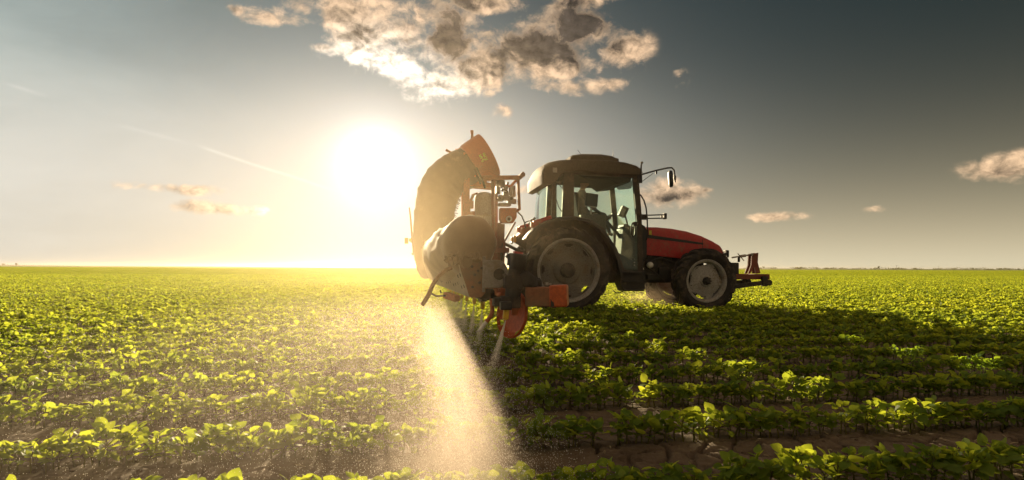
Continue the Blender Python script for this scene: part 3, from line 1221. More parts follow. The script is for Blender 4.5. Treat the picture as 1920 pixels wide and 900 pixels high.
def build_tractor():
    root = frame_root('tractor', 0, 0)
    tag(root, 'red farm tractor with brown cab roof driving through the soybean rows', 'tractor')
    YN = -0.80                                       # near cab side
    # wheels
    rx, rz = T(1068, 507, -1.08)
    fx, fz = T(1327, 527, -.98)
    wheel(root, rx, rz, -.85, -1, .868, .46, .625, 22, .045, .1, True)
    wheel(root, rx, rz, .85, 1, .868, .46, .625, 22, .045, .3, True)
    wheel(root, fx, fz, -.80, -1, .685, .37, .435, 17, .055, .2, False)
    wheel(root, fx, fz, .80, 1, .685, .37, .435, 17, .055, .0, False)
    # rear axle and gearbox, engine block
    b = MB()
    b.cyl((rx, -.72, rz), (rx, .72, rz), .15, n=16)
    b.box((rx + .15, 0, rz - .02), (1.1, .52, .62))
    b.box((rx + 1.05, 0, .82), (1.3, .44, .5))
    b.build('gearbox', 'dark', root, bevel=.03)
    b = MB()
    e0, e1 = T(1203, 480, -.34)[0], T(1300, 480, -.34)[0]
    b.box(((e0 + e1) / 2 + .1, 0, .86), (e1 - e0 + .35, .56, .56))
    b.box(((e0 + e1) / 2, 0, 1.14), (e1 - e0 - .1, .5, .22))
    b.cyl((e0 + .25, -.31, .98), (e0 + .25, -.40, .98), .07)
    b.box((e0 + .5, -.32, .78), (.22, .10, .26))
    b.box((e0 + .30, -.33, .70), (.35, .08, .12))
    b.cyl((e1 - .25, -.30, .92), (e1 - .05, -.34, .75), .05)
    for q in range(4):
        b.cyl((e0 + .12 + q * .18, -.29, 1.02), (e0 + .12 + q * .18, -.35, 1.10), .022, n=8)
    b.build('engine', 'dark', root, bevel=.015)
    b = MB()
    pts_ = [(e0 - .05, -.34, 1.10), (e0 + .15, -.40, 1.02), (e0 + .4, -.38, 1.12), (e0 + .7, -.36, 1.02)]
    b.tube(pts_, .018, 8)
    b.tube([(e0 - .05, -.36, .92), (e0 + .2, -.42, .85), (e0 + .5, -.38, .62), (e0 + .9, -.36, .7)], .014, 8)
    b.build('engine_hose', 'black', root)
    # front axle
    b = MB()
    b.cyl((fx, -.62, fz), (fx, .62, fz), .075, n=12)
    b.box((fx, 0, fz + .06), (.34, .9, .20))
    b.cyl((fx, -.66, fz - .12), (fx, -.66, fz + .20), .07, n=12)
    b.cyl((fx, .66, fz - .12), (fx, .66, fz + .20), .07, n=12)
    b.box((fx, 0, fz + .25), (.5, .36, .3))
    b.cyl((fx - .2, -.5, fz + .1), (fx - .15, .5, fz + .1), .03)
    b.build('front_axle', 'dark', root, bevel=.01)
    # hood: lofted nose with a crown
    top = [(1208, 425), (1235, 425.5), (1262, 428), (1290, 433), (1315, 441), (1336, 451), (1350, 459), (1356, 466)]
    bot = [(1208, 478), (1235, 480), (1262, 483), (1290, 486), (1315, 487), (1336, 486), (1350, 483), (1356, 478)]
    HW = .37
    rings = []
    for i, (t_, b_) in enumerate(zip(top, bot)):
        x, zt = T(t_[0], t_[1], -HW + .10)
        _, zb = T(b_[0], b_[1], -HW)
        w = HW * (1, 1, 1, .99, .97, .92, .82, .66)[i]
        ring = [(x, -w * .97, zb)]
        for (fy, fz_) in ((1.0, .30), (1.0, .55), (.97, .74), (.90, .88), (.72, .965), (.40, 1.0), (0, 1.008)):
            ring.append((x, -w * fy, zb + (zt - zb) * fz_))
        ring += [(p[0], -p[1], p[2]) for p in reversed(ring[:-1])]
        rings.append(ring)
    h = MB()
    h.loft(rings)
    hood = h.build('hood', 'red', root, angle=50)
    b = MB()                                          # black side stripe, proud of the red panel
    for s_ in (-1, 1):
        rr = []
        for i in range(6):
            px_ = 1214 + i * 21.0
            y_ = 443 + (px_ - 1214) * .135
            x, z = T(px_, y_, -HW)
            hh = .041 - .0035 * i
            w = HW * (1.003, 1.003, 1.003, 1.0, .985, .955)[i] + .006
            rr.append([(x, s_ * (w - .03), z + hh), (x, s_ * w, z + hh * .9), (x, s_ * w, z - hh * .9), (x, s_ * (w - .03), z - hh)])
        b.loft(rr)
    b.build('hood_stripe', 'black', root)
    for s_ in (-1, 1):                                # gap between the side panel and the nose
        b = MB()
        g0, g1 = T(1318, 444, -HW), T(1317, 486, -HW)
        b.loft([[(g0[0] + (g1[0] - g0[0]) * u - .006, s_ * HW * wv, g0[1] + (g1[1] - g0[1]) * u), (g0[0] + (g1[0] - g0[0]) * u + .006, s_ * HW * wv, g0[1] + (g1[1] - g0[1]) * u),
                 (g0[0] + (g1[0] - g0[0]) * u + .006, s_ * (HW * wv - .04), g0[1] + (g1[1] - g0[1]) * u), (g0[0] + (g1[0] - g0[0]) * u - .006, s_ * (HW * wv - .04), g0[1] + (g1[1] - g0[1]) * u)]
                for u, wv in ((.10, .93), (.25, .962), (.45, .975), (.7, .976), (1.0, .955))])
        b.build('panel_gap', 'black', hood, smooth=False)
    b = MB()
    x, z = T(1219, 437, -HW)
    b.box((x, -HW - .003, z), (.055, .008, .11))
    b.build('hood_sticker', 'sticker', root)
    b = MB()
    x, z = T(1356, 474, 0)
    b.box((x + .00, 0, z - .03), (.05, .44, .16))
    for s_ in (-1, 1):
        b.box((x - .02, s_ * .17, z + .02), (.06, .12, .07))
    b.build('front_grille', 'black', root, bevel=.012)
    # black bulkhead between hood and cab
    b = MB()
    b.prism(TP([(1199, 418), (1209, 424), (1213, 432), (1213, 482), (1199, 490)], -.42), -.42, .42)
    b.build('bulkhead', 'black', root, bevel=.01)
    # cab: floor, sills
    b = MB()
    fl = T(1190, 512, YN)
    b.box((fl[0] - .55, 0, .93), (1.25, 1.30, .08))
    b.prism(TP([(1152, 470), (1206, 498), (1207, 520), (1165, 522), (1150, 500)], YN + .03), YN + .03, YN + .12)
    b.build('cab_floor', 'dark', root, bevel=.01)
    # pillars
    def pillar(name, quad, mat='black', th=.07, both=True):
        for s_ in ((-1, 1) if both else (-1,)):
            q = MB()
            q.prism(TP(quad, YN), s_ * abs(YN), s_ * (abs(YN) - th))
            q.build(name, mat, root, bevel=.012)
    M.setdefault('pillar', paint('brown_black_cab_frame', (0.06, 0.045, 0.032), 0.6, dirt=0.4))
    pillar('rear_pillar', [(1057, 322), (1076, 322), (1076, 410), (1053, 414)], 'pillar', .09)
    pillar('front_pillar', [(1186, 328), (1197, 328), (1203, 400), (1207, 520), (1197, 520), (1195, 420)], 'pillar', .08)
    pillar('corner_pillar', [(1036, 345), (1041, 343), (1039, 410), (1033, 412)], 'pillar', .05)
    pillar('door_header', [(1052, 317), (1192, 325), (1190, 333), (1052, 326)], 'pillar', .06)
    pillar('door_sill', [(1074, 405), (1110, 413), (1132, 428), (1157, 466), (1172, 505), (1198, 510), (1198, 516), (1166, 514), (1150, 470), (1126, 433), (1106, 419), (1074, 411)], 'pillar', .06)
    # glass panes
    panes = [('door_glass', [(1075, 325), (1189, 331), (1198, 420), (1200, 512), (1170, 508), (1156, 468), (1131, 430), (1109, 416), (1075, 408)]),
             ('quarter_glass', [(1039, 340), (1058, 326), (1056, 412), (1036, 412)])]
    for nm, poly in panes:
        for s_ in (-1, 1):
            g = MB()
            yy = s_ * (abs(YN) - .025)
            pts_ = TP(poly, YN)
            g.add([(x, yy, z) for x, z in pts_], [tuple(range(len(pts_)))])
            g.build(nm, 'glass', root, smooth=False)
    fr = TP([(1190, 332), (1199, 420), (1202, 500)], YN)
    g = MB()
    g.loft([[(x + .02, -.74, z), (x + .10, -.4, z), (x + .12, 0, z), (x + .10, .4, z), (x + .02, .74, z)] for x, z in fr], caps=False, closed=False)
    g.build('windscreen', 'glass', root)
    rr = TP([(1040, 342), (1036, 378), (1034, 411)], YN)
    g = MB()
    g.loft([[(x, -.74, z), (x - .09, -.55, z), (x - .12, -.2, z), (x - .12, .2, z), (x - .09, .55, z), (x, .74, z)] for x, z in rr], caps=False, closed=False)
    g.build('rear_window', 'glass', root)
    # roof
    prof = [(1016, 330), (1017, 320), (1022, 311), (1034, 304), (1052, 300), (1075, 298.5), (1140, 300.5), (1172, 304), (1192, 310), (1202, 317), (1204, 324), (1199, 329), (1180, 328), (1120, 324), (1080, 321), (1056, 322), (1046, 331), (1038, 343), (1026, 348), (1017, 345)]
    pr = TP(prof, YN)
    cx_, cz_ = sum(p[0] for p in pr) / len(pr), sum(p[1] for p in pr) / len(pr)
    rings = []
    for yy, s_, up in ((-.86, .90, -.03), (-.83, .97, -.008), (-.72, 1.0, .012), (-.4, 1.01, .055), (0, 1.015, .07), (.4, 1.01, .055), (.72, 1.0, .012), (.83, .97, -.008), (.86, .90, -.03)):
        ring = []
        for (x, z) in pr:
            zz = cz_ + (z - cz_) * s_ + (up if z > cz_ else up * .2)
            ring.append((cx_ + (x - cx_) * (1 - (1 - s_) * .25), yy, zz))
        rings.append(ring)
    b = MB()
    b.loft(rings)
    roof = b.build('cab_roof', 'roof', root, angle=50)
    b = MB()                                           # raised hatch on the roof
    hp = TP([(1062, 301), (1066, 295.5), (1085, 293.5), (1118, 294), (1138, 297), (1150, 302)], -.2)
    rings = []
    for yy, s_ in ((-.52, .6), (-.47, .92), (-.3, 1.0), (.3, 1.0), (.47, .92), (.52, .6)):
        zb = hp[0][1]
        rings.append([(x, yy, zb + (z - zb) * s_ * 1.15 + .0) for x, z in hp] + [(hp[-1][0], yy, zb - .12), (hp[0][0], yy, zb - .12)])
    b.loft(rings)
    b.build('roof_hatch', 'roof', roof, angle=50)
    # air vent bars at the drooping rear of the roof
    for i in range(7):
        x, z = T(1020.5 + 3.4 * i * .55, 343 - 5.0 * i, -.5)
        b = MB()
        b.box((T(1017, 330, -.5)[0] - .012 + .012 * abs(i - 3) * .3, 0, z), (.022, 1.34, .018))
        b.build('vent_bar', 'roof', roof)
    x, z = T(1022, 342, -.62)                         # rear lamps under the roof edge
    for s_ in (-1, 1):
        b = MB()
        b.box((x - .02, s_ * .62, z - .03), (.07, .14, .09))
        b.build('rear_work_lamp', 'black', roof, bevel=.012)
    b = MB()
    x, z = T(1040, 319, -.87)
    b.box((x, -.858, z), (.09, .03, .10))
    b.build('roof_marker', 'plate', roof, bevel=.01)
    # headliner and sun blind inside
    b = MB()
    hx0, hz0 = T(1078, 326, -.70)
    hx1, hz1 = T(1186, 330, -.70)
    b.prism([(hx0, hz0), (hx1, hz1 + .03), (hx1 - .05, hz1 - .13), (hx1 - .35, hz1 - .17), (hx0 + .75, hz0 - .10), (hx0 + .2, hz0 - .09)], -.70, .70)
    b.build('headliner', 'seat', root, bevel=.02)
    # aerials
    a0 = T3(1094, 297, -.3)
    b = MB()
    b.tube([a0, T3(1082, 281, -.3)], .005, 6)
    b.build('aerial', 'black', root)
    b = MB()
    b.tube([T3(1149, 303, -.3), T3(1148.5, 289, -.3)], [.010, .006], 6)
    b.tube([T3(1148.5, 289, -.3), T3(1148, 279, -.3)], .0035, 6)
    b.build('aerial', 'black', root)
    b = MB()
    b.tube([T3(1108, 294, -.35), T3(1118, 293, -.35), T3(1132, 295, -.35), T3(1146, 302, -.35)], .007, 6)
    b.build('roof_cable', 'black', root)
    # mirror on its arm, lamp bracket, handrails
    b = MB()
    b.tube([T3(1199, 329, -.86), T3(1203, 327, -.95), T3(1228, 320, -1.05), T3(1250, 315, -1.1), T3(1259, 314.5, -1.1), T3(1263, 319, -1.1), T3(1264.5, 332, -1.1), T3(1265, 342, -1.1)], .017, 8)
    b.tube([T3(1202, 341, -.9), T3(1224, 325, -1.05)], .006, 6)
    b.cyl(T3(1230, 321, -1.05), T3(1230, 326, -1.05), .018)
    b.box(T3(1264, 334, -1.1), (.05, .05, .09))
    b.tube([T3(1201, 332, -.87), T3(1201.5, 310, -.87), T3(1203.5, 303, -.87)], [.02, .016, .012], 8)
    b.box(T3(1202.5, 305, -.87), (.05, .03, .03))
    b.box(T3(1199, 336, -.86), (.08, .06, .16))
    arm = b.build('mirror_arm', 'black', root)
    b = MB()
    m0, m1 = Vector(T3(1255.5, 320, -1.1)), Vector(T3(1258, 351, -1.1))
    for i in range(1):
        rings = []
        for u, ww, th in ((0, .05, .012), (.06, .085, .03), (.2, .095, .038), (.8, .095, .036), (.94, .08, .028), (1, .045, .012)):
            c = m0.lerp(m1, u)
            rings.append([c + Vector((math.cos(a) * th * 1.0, math.sin(a) * ww, 0)) for a in [2 * math.pi * k / 12 for k in range(12)]])
        b.loft(rings)
    b.build('mirror', 'black', root)
    b = MB()
    for yy in (-.86,):
        p = [T3(1201, 404, yy), T3(1247, 402.5, yy)]
        b.bar(p[0], p[1], .06, .022)
        b.bar(T3(1201, 410, yy), T3(1247, 409, yy), .06, .022)
        b.box(T3(1246, 405.5, yy), (.06, .09, .12))
        b.box(T3(1206, 407, yy), (.12, .07, .11))
        b.box(T3(1240, 406, yy), (.03, .05, .06))
    b.build('lamp_bracket', 'black', root, bevel=.006)
    b = MB()
    b.tube([T3(1195, 362, -.84), T3(1201, 366, -.92), T3(1207, 376, -.93), T3(1211, 390, -.93), T3(1213, 408, -.93), T3(1214, 440, -.9), T3(1211, 452, -.83)], .015, 8)
    b.build('handrail', 'black', root)
    b = MB()
    b.tube([T3(1205, 470, -.84), T3(1204, 505, -.87), T3(1208, 525, -.9), T3(1212, 536, -.88)], .013, 8)
    b.build('step_rail', 'dark', root)
    b = MB()                                           # door handle
    b.tube([T3(1186, 418, -.81), T3(1184, 424, -.86), T3(1184, 438, -.86), T3(1187, 444, -.84), T3(1190.5, 440, -.84), T3(1191, 424, -.84), T3(1189, 417, -.82)], .016, 8)
    b.box(T3(1190, 420, -.82), (.08, .04, .09))
    b.build('door_handle', 'black', root)
    # fenders
    for s_ in (-1, 1):
        outer = [(986, 447), (994, 436), (1006, 424), (1024, 413), (1048, 406.5), (1078, 405), (1104, 410), (1124, 422), (1142, 442), (1155, 465), (1164, 490), (1169, 516)]
        b = MB()
        rings = []
        rad = []
        for i, (px_, py_) in enumerate(outer):
            x, z = T(px_, py_, -1.02)
            d = Vector((x - rx, 0, z - rz)).normalized()
            rings.append([(x, s_ * .60, z), (x, s_ * .98, z + .0), (x - d.x * .02, s_ * 1.05, z - d.z * .02), (x - d.x * .075, s_ * 1.06, z - d.z * .075),
                          (x - d.x * .075, s_ * 1.04, z - d.z * .075), (x - d.x * .035, s_ * 1.02, z - d.z * .035), (x - d.x * .025, s_ * .62, z - d.z * .025)])
        b.loft(rings)
        b.build('fender', 'black', root, angle=40)
        b = MB()                                       # inner guard plate up to the cab side
        poly = [T(p[0], p[1], -1.02) for p in outer] + [(rx + .55, rz - .15), (rx - .3, rz + .3)]
        b.prism(poly, s_ * .60, s_ * .57)
        b.build('fender_wall', 'dark', root)
        b = MB()                                       # red extension with lamp on the fender's rear top
        q = TP([(999, 414), (1031, 404), (1034, 411), (1010, 422), (998, 428)], -.82)
        b.prism(q, s_ * .74, s_ * .90)
        b.build('fender_extension', 'red', root, bevel=.015)
        b = MB()
        x, z = T(996.5, 421, -.82)
        b.box((x, s_ * .82, z), (.045, .13, .11))
        b.build('tail_lamp', 'orange', root, bevel=.01)
    b = MB()
    q = TP([(977, 427), (996, 426), (998, 434), (987, 436), (978, 441), (972, 446), (968, 443), (976, 437)], .5)
    b.prism(q, .40, .60)
    b.build('lift_arm_bracket', 'rust', root, bevel=.01)
    b = MB()
    x, z = T(960, 449, .4)
    b.box((x, .4, z), (.05, .12, .10))
    x, z = T(965, 448, .4)
    b.box((x, .4, z), (.05, .08, .15))
    b.build('tail_reflector', 'yellow', root, bevel=.01)
    # hitch: top link, lower links, hydraulic couplers and hoses
    b = MB()
    b.tube([T3(946, 457, 0), T3(972, 470, 0), (rx - .35, 0, rz + .25)], .035, 10)
    for s_ in (-1, 1):
        b.bar((rx - .2, s_ * .40, rz - .28), (rx - 1.05, s_ * .42, rz - .25), .05, .09)
        b.tube([(rx - .75, s_ * .42, rz - .22), (rx - .55, s_ * .40, rz + .45)], .025, 8)
        b.bar((rx - .1, s_ * .33, rz + .45), (rx - .6, s_ * .38, rz + .50), .06, .08)
    b.build('three_point_hitch', 'dark', root)
    b = MB()
    b.bar(T3(991, 421, -.2), T3(1003, 408, -.2), .05, .05)
    b.bar(T3(994, 412, -.2), T3(1000, 416, -.2), .05, .05)
    b.build('hydraulic_coupler', 'dark', root, bevel=.008)
    b = MB()
    b.tube([T3(971, 398, -.05), T3(978, 405, -.1), T3(983, 417, -.15), T3(985, 428, -.2)], .016, 8)
    b.tube([T3(983, 420, -.15), T3(986, 416, -.18), T3(993, 414, -.2)], .012, 8)
    b.tube([T3(985, 449, -.6), T3(988, 440, -.6), T3(993, 432, -.6)], .011, 8)
    b.build('hydraulic_hose', 'black', root)
    # step box under the door with treads
    b = MB()
    q = TP([(1164, 509), (1206, 509), (1210, 540), (1207, 546), (1170, 546), (1163, 530)], -.88)
    b.prism(q, -.88, -.50)
    b.build('step_box', 'dark', root, bevel=.015)
    for (py_, x0, x1) in ((511, 1166, 1202), (528, 1168, 1204), (544, 1172, 1206)):
        b = MB()
        a, c = T3(x0, py_, -.93), T3(x1, py_, -.93)
        b.bar(a, c, .16, .025)
        b.build('step_tread', 'black', root, bevel=.005)
    for (px_, py_) in ((1189, 486), (1189, 492), (1189, 497)):
        b = MB()
        p = Vector(T3(px_, py_, YN - .01))
        b.cyl(p, p + Vector((0, -.03, 0)), .012, n=8)
        b.build('door_bolt', 'metal', root)
    b = MB()
    b.tube([T3(1150, 545, -.85), T3(1155, 549, -.85), T3(1162, 549, -.85), T3(1168, 546, -.85)], .012, 6)
    b.build('loose_hose', 'black', root)
    b = MB()
    p = Vector(T3(1219, 497, -.45))
    b.ball(p, .068, 20, 12)
    b.cyl(p + Vector((0, .05, 0)), p + Vector((0, .14, 0)), .035)
    b.build('white_float_bowl', 'white', root)
    b = MB()
    b.ball(Vector(T3(1205, 504, -.60)), .026, 12, 8)
    b.build('filler_cap', 'white', root)
    # front linkage frame
    red = MB()
    x0 = T(1376, 518, -.3)[0]
    x1, z1 = T(1437, 519, -.3)
    for s_ in (-1, 1):
        red.bar((x0, s_ * .34, z1), (x1, s_ * .34, z1), .09, .115)
    red.bar((x1 - .04, -.42, z1), (x1 - .04, .42, z1), .10, .12)
    red.build('linkage_frame', 'rust', root, bevel=.01)
    b = MB()
    for s_ in (-1, 1):
        q = TP([(1406, 476), (1418, 474), (1417, 492), (1422, 512), (1414, 513), (1411, 500), (1408, 504), (1403, 513), (1399, 513), (1405, 497)], 0)
        b.prism(q, s_ * .05, s_ * .09)
    b.build('linkage_mast', 'rust', root, bevel=.006)
    b = MB()
    b.cyl(T3(1410, 477, -.14), T3(1410, 477, .14), .03)
    p0, p1 = Vector(T3(1412, 477, 0)), Vector(T3(1372, 483, 0))
    b.tube([p0, p0.lerp(p1, .35), p0.lerp(p1, .36), p0.lerp(p1, .62), p0.lerp(p1, .63), p1], [.018, .018, .032, .032, .018, .018], 10)
    b.tube([T3(1383, 475, 0), T3(1395, 489, 0)], .010, 6)
    b.cyl(T3(1409, 477, 0), T3(1421, 476.5, 0), .014)
    b.build('front_top_link', 'metal', root)
    for s_ in (-1, 1):
        b = MB()
        yy = s_ * .42
        a, c = T(1380, 538, -.42), T(1432, 530, -.42)
        b.bar((a[0] - .25, yy, a[1] - .02), (c[0], yy, c[1]), .05, .095)
        e = T(1441, 530, -.42)
        b.cyl((e[0], yy - .05, e[1]), (e[0], yy + .05, e[1]), .065, n=20)
        b.box((e[0] - .10, yy, e[1] + .03), (.12, .08, .22))
        b.build('front_lower_link', 'dark', root, bevel=.006)
    b = MB()
    x, z = T(1386, 500, -.3)
    b.box((x - .12, 0, z - .08), (.30, .5, .34))
    b.cyl((x, -.28, z + .1), (x, -.28, z + .22), .03)
    b.build('front_carrier', 'dark', root, bevel=.02)
    # ---------------------------------------------------------------- inside the cab
    b = MB()
    sx, sz = T(1092, 420, 0)
    b.box((sx + .12, 0, sz + .02), (.50, .50, .14))
    b.build('driver_seat', 'seat', root, bevel=.04)
    b = MB()
    b.loft([[(sx - .14 - .10 * u, -.24 * w, sz + .05 + .62 * u), (sx - .04 - .10 * u, -.22 * w, sz + .05 + .62 * u), (sx - .04 - .10 * u, .22 * w, sz + .05 + .62 * u), (sx - .14 - .10 * u, .24 * w, sz + .05 + .62 * u)] for u, w in ((0, .9), (.3, 1), (.7, 1), (.95, .8), (1, .6))])
    b.box((sx, 0, sz - .25), (.30, .30, .45))
    b.build('seat_back', 'seat', root, bevel=.03)
    M.setdefault('inner', paint('cab_inner_plastic', (0.12, 0.115, 0.10), 0.6, dirt=0.3))
    b = MB()                                           # dashboard column and front console
    c0 = T3(1172, 432, 0)
    b.loft([[(c0[0] - .18 + .05 * u, -.20 - .04 * u, .95 + (c0[2] - .95) * u), (c0[0] + .22, -.20 - .04 * u, .95 + (c0[2] - .95) * u),
             (c0[0] + .22, .20 + .04 * u, .95 + (c0[2] - .95) * u), (c0[0] - .18 + .05 * u, .20 + .04 * u, .95 + (c0[2] - .95) * u)] for u in (0, .5, .85, 1.05)])
    b.box((c0[0] + .02, 0, c0[2] + .05), (.26, .40, .10), Matrix.Rotation(.35, 3, 'Y'))
    b.build('dashboard', 'inner', root, bevel=.03)
    b = MB()
    sc = Vector(T3(1134, 412, 0))
    axs = Vector((-.62, 0, .78))
    n = 28
    xx = Vector((0, 1, 0))
    yy = axs.cross(xx)
    b.tube([sc + (xx * math.cos(2 * math.pi * k / n) + yy * math.sin(2 * math.pi * k / n)) * .20 for k in range(n + 1)], .017, 8, False)
    for a in (0.5, 2.6, 4.7):
        b.tube([sc - axs * .04, sc + (xx * math.cos(a) + yy * math.sin(a)) * .20], .012, 6)
    b.tube([sc - axs * .02, sc - axs * .35 + Vector((.05, 0, 0)), (c0[0] - .05, 0, c0[2] - .25)], .035, 10)
    b.build('steering_wheel', 'black', root)
    b = MB()
    b.tube([T3(1112, 400, -.36), T3(1120, 397, -.36), T3(1128, 404, -.36), T3(1133, 418, -.36), T3(1140, 430, -.36)], .022, 8)
    b.ball(T3(1111, 400, -.36), .035, 10, 8)
    b.build('grab_lever', 'black', root)
    b = MB()                                           # big terminal on its arm
    for c, s3, rt in ((T3(1108.5, 375, -.48), (.28, .07, .27), -.09),):
        b.box(c, s3, Matrix.Rotation(-rt, 3, 'Y') @ Matrix.Rotation(.25, 3, 'Z'))
    c = Vector(T3(1109, 388, -.48))
    b.build('monitor', 'screen', root, bevel=.012)
    b = MB()
    b.bar(T3(1097, 386, -.5), T3(1118, 388.5, -.5), .06, .016)
    b.tube([c + Vector((0, .03, -.02)), T3(1107, 405, -.45), T3(1104, 425, -.40)], .02, 8)
    b.build('monitor_arm', 'metal', root)
    b = MB()                                           # tilted sprayer control terminal
    b.box(T3(1168, 397, -.30), (.15, .14, .22), Matrix.Rotation(.42, 3, 'Y'))
    b.tube([T3(1172, 405, -.30), T3(1176, 420, -.25), T3(1180, 440, -.2)], .02, 8)
    trm = b.build('control_terminal', 'screen', root, bevel=.02)
    b = MB()
    b.box(Vector(T3(1167, 397, -.375)), (.10, .012, .15), Matrix.Rotation(.42, 3, 'Y'))
    b.build('terminal_display', 'plate', root, bevel=.004)
    b = MB()
    b.box((sx + .1, -.42, sz + .02), (.55, .16, .30))
    b.build('side_console', 'inner', root, bevel=.03)
    b = MB()                                           # cable hanging inside the rear window
    b.tube([T3(1047, 330, -.72), T3(1042, 350, -.72), T3(1042, 372, -.72), T3(1047, 388, -.72), T3(1056, 402, -.72)], .009, 6)
    b.tube([T3(1048, 328, -.70), T3(1046, 342, -.70), T3(1052, 352, -.70), T3(1060, 354, -.70)], .009, 6)
    b.build('hanging_cable', 'black', root)
    b = MB()
    b.box((T(1060, 440, 0)[0], 0, T(1060, 440, 0)[1]), (.08, 1.2, .50))
    b.build('cab_rear_wall', 'pillar', root, bevel=.01)
    return root, sx, sz, sc


TR, SEAT_X, SEAT_Z, WHEEL_C = build_tractor()


# ------------------------------------------------------------------ driver
def build_driver():
    root = frame_root('person', SEAT_X, 0, 0)
    tag(root, 'driver in a dark cap and shirt sitting in the tractor cab', 'person')
    me = bpy.data.meshes.new('body')
    off = FRAME[root]
    sx, sz = SEAT_X, SEAT_Z
    hip = Vector((sx + .02, 0, sz + .17))
    V, Ed, Rr = [], [], []

    def chain(start, pts_, rs):
        prev = start
        for p, r in zip(pts_, rs):
            V.append(Vector(p))
            Rr.append(r)
            if prev is not None:
                Ed.append((prev, len(V) - 1))
            prev = len(V) - 1
        return prev
    p0 = chain(None, [hip], [(.15, .12)])
    sp = chain(p0, [hip + Vector((-.03, 0, .18)), hip + Vector((-.05, 0, .36)), hip + Vector((-.05, 0, .47))], [(.14, .11), (.17, .12), (.13, .10)])
    chest = sp - 1
    neck = chain(sp, [hip + Vector((-.03, 0, .56)), hip + Vector((-.01, 0, .62))], [(.055, .055), (.06, .06)])
    chain(neck, [hip + Vector((.01, 0, .68)), hip + Vector((.015, 0, .75)), hip + Vector((.01, 0, .82))], [(.075, .085), (.08, .098), (.07, .08)])
    nose = chain(neck + 1, [hip + Vector((.10, 0, .675)), hip + Vector((.122, 0, .67))], [(.022, .022), (.012, .012)])
    for s_ in (-1, 1):
        sh = chain(sp, [hip + Vector((-.05, s_ * .19, .44))], [(.07, .07)])
        el = chain(sh, [hip + Vector((.03, s_ * .25, .30)), hip + Vector((.10, s_ * .27, .17))], [(.052, .052), (.045, .045)])
        w = WHEEL_C + Vector((-.03, s_ * .17, .03))
        wr = chain(el, [(hip + Vector((.10, s_ * .27, .17))).lerp(w, .55), w], [(.038, .038), (.028, .028)])
        palm = chain(wr, [w + Vector((.05, 0, .01))], [(.030, .022)])
        for f in range(4):
            L = (.030, .036, .034, .026)[f]
            b0 = w + Vector((.07, s_ * (.024 - .016 * f), .015))
            chain(palm, [b0, b0 + Vector((L, 0, -.008)), b0 + Vector((L * 1.1, 0, -.035)), b0 + Vector((L * .5, 0, -.05))], [(.010, .010), (.009, .009), (.0085, .0085), (.007, .007)])
        chain(palm, [w + Vector((.05, -s_ * .035, .0)), w + Vector((.075, -s_ * .045, -.02)), w + Vector((.085, -s_ * .035, -.04))], [(.012, .012), (.010, .010), (.008, .008)])
        kn = chain(p0, [hip + Vector((.12, s_ * .10, .0)), hip + Vector((.28, s_ * .13, .03)), hip + Vector((.44, s_ * .14, .02))], [(.09, .085), (.08, .078), (.062, .062)])
        chain(kn, [hip + Vector((.50, s_ * .14, -.20)), hip + Vector((.54, s_ * .14, -.38)), hip + Vector((.62, s_ * .14, -.41))], [(.055, .055), (.045, .045), (.035, .035)])
    me.from_pydata([v - off for v in V], Ed, [])
    o = bpy.data.objects.new('body', me)
    COL.objects.link(o)
    o.parent = root
    sk = o.modifiers.new('skin', 'SKIN')
    sk.use_smooth_shade = True
    for i, r in enumerate(Rr):
        me.skin_vertices[0].data[i].radius = r
    me.skin_vertices[0].data[0].use_root = True
    sb = o.modifiers.new('smooth', 'SUBSURF')
    sb.levels = sb.render_levels = 1
    # skin where it shows, shirt and trousers elsewhere, decided by position on the body
    m, nt, b, out = new_mat('driver_skin_and_clothes')
    tc = nt.nodes.new('ShaderNodeTexCoord')
    s3 = nt.nodes.new('ShaderNodeSeparateXYZ')
    nt.links.new(tc.outputs['Object'], s3.inputs[0])
    z, x = E(nt, s3.outputs[2]), E(nt, s3.outputs[0])
    head = z.op('GREATER_THAN', hip.z + .55)
    hand = x.op('GREATER_THAN', WHEEL_C.x - off.x - .06) * z.op('GREATER_THAN', hip.z + .14)
    n = noise(nt, tc.outputs['Object'], 30, 4)
    cloth = mixcol(nt, n, (.05, .055, .07), (.09, .095, .11))
    nt.links.new(mixcol(nt, head.max(hand), cloth, (.42, .24, .16)), b.inputs['Base Color'])
    b.inputs['Roughness'].default_value = .8
    me.materials.append(m)
    h = hip + Vector((.012, 0, .765))
    c = MB()
    c.ball(h + Vector((0, 0, .01)), .112, 18, 10, (1.02, .86, .78))
    c.loft([[h + Vector((.07, -.07, .0)), h + Vector((.07, .07, .0)), h + Vector((.07, .07, .014)), h + Vector((.07, -.07, .014))],
            [h + Vector((.15, -.06, -.005)), h + Vector((.15, .06, -.005)), h + Vector((.15, .06, .006)), h + Vector((.15, -.06, .006))],
            [h + Vector((.19, -.03, -.018)), h + Vector((.19, .03, -.018)), h + Vector((.19, .03, -.010)), h + Vector((.19, -.03, -.010))]])
    c.build('cap', 'cap', root)
    for s_ in (-1, 1):
        c = MB()
        c.ball(hip + Vector((.005, s_ * .088, .665)), .032, 8, 6, (.6, .35, 1))
        c.build('ear', 'skin', root)


build_driver()


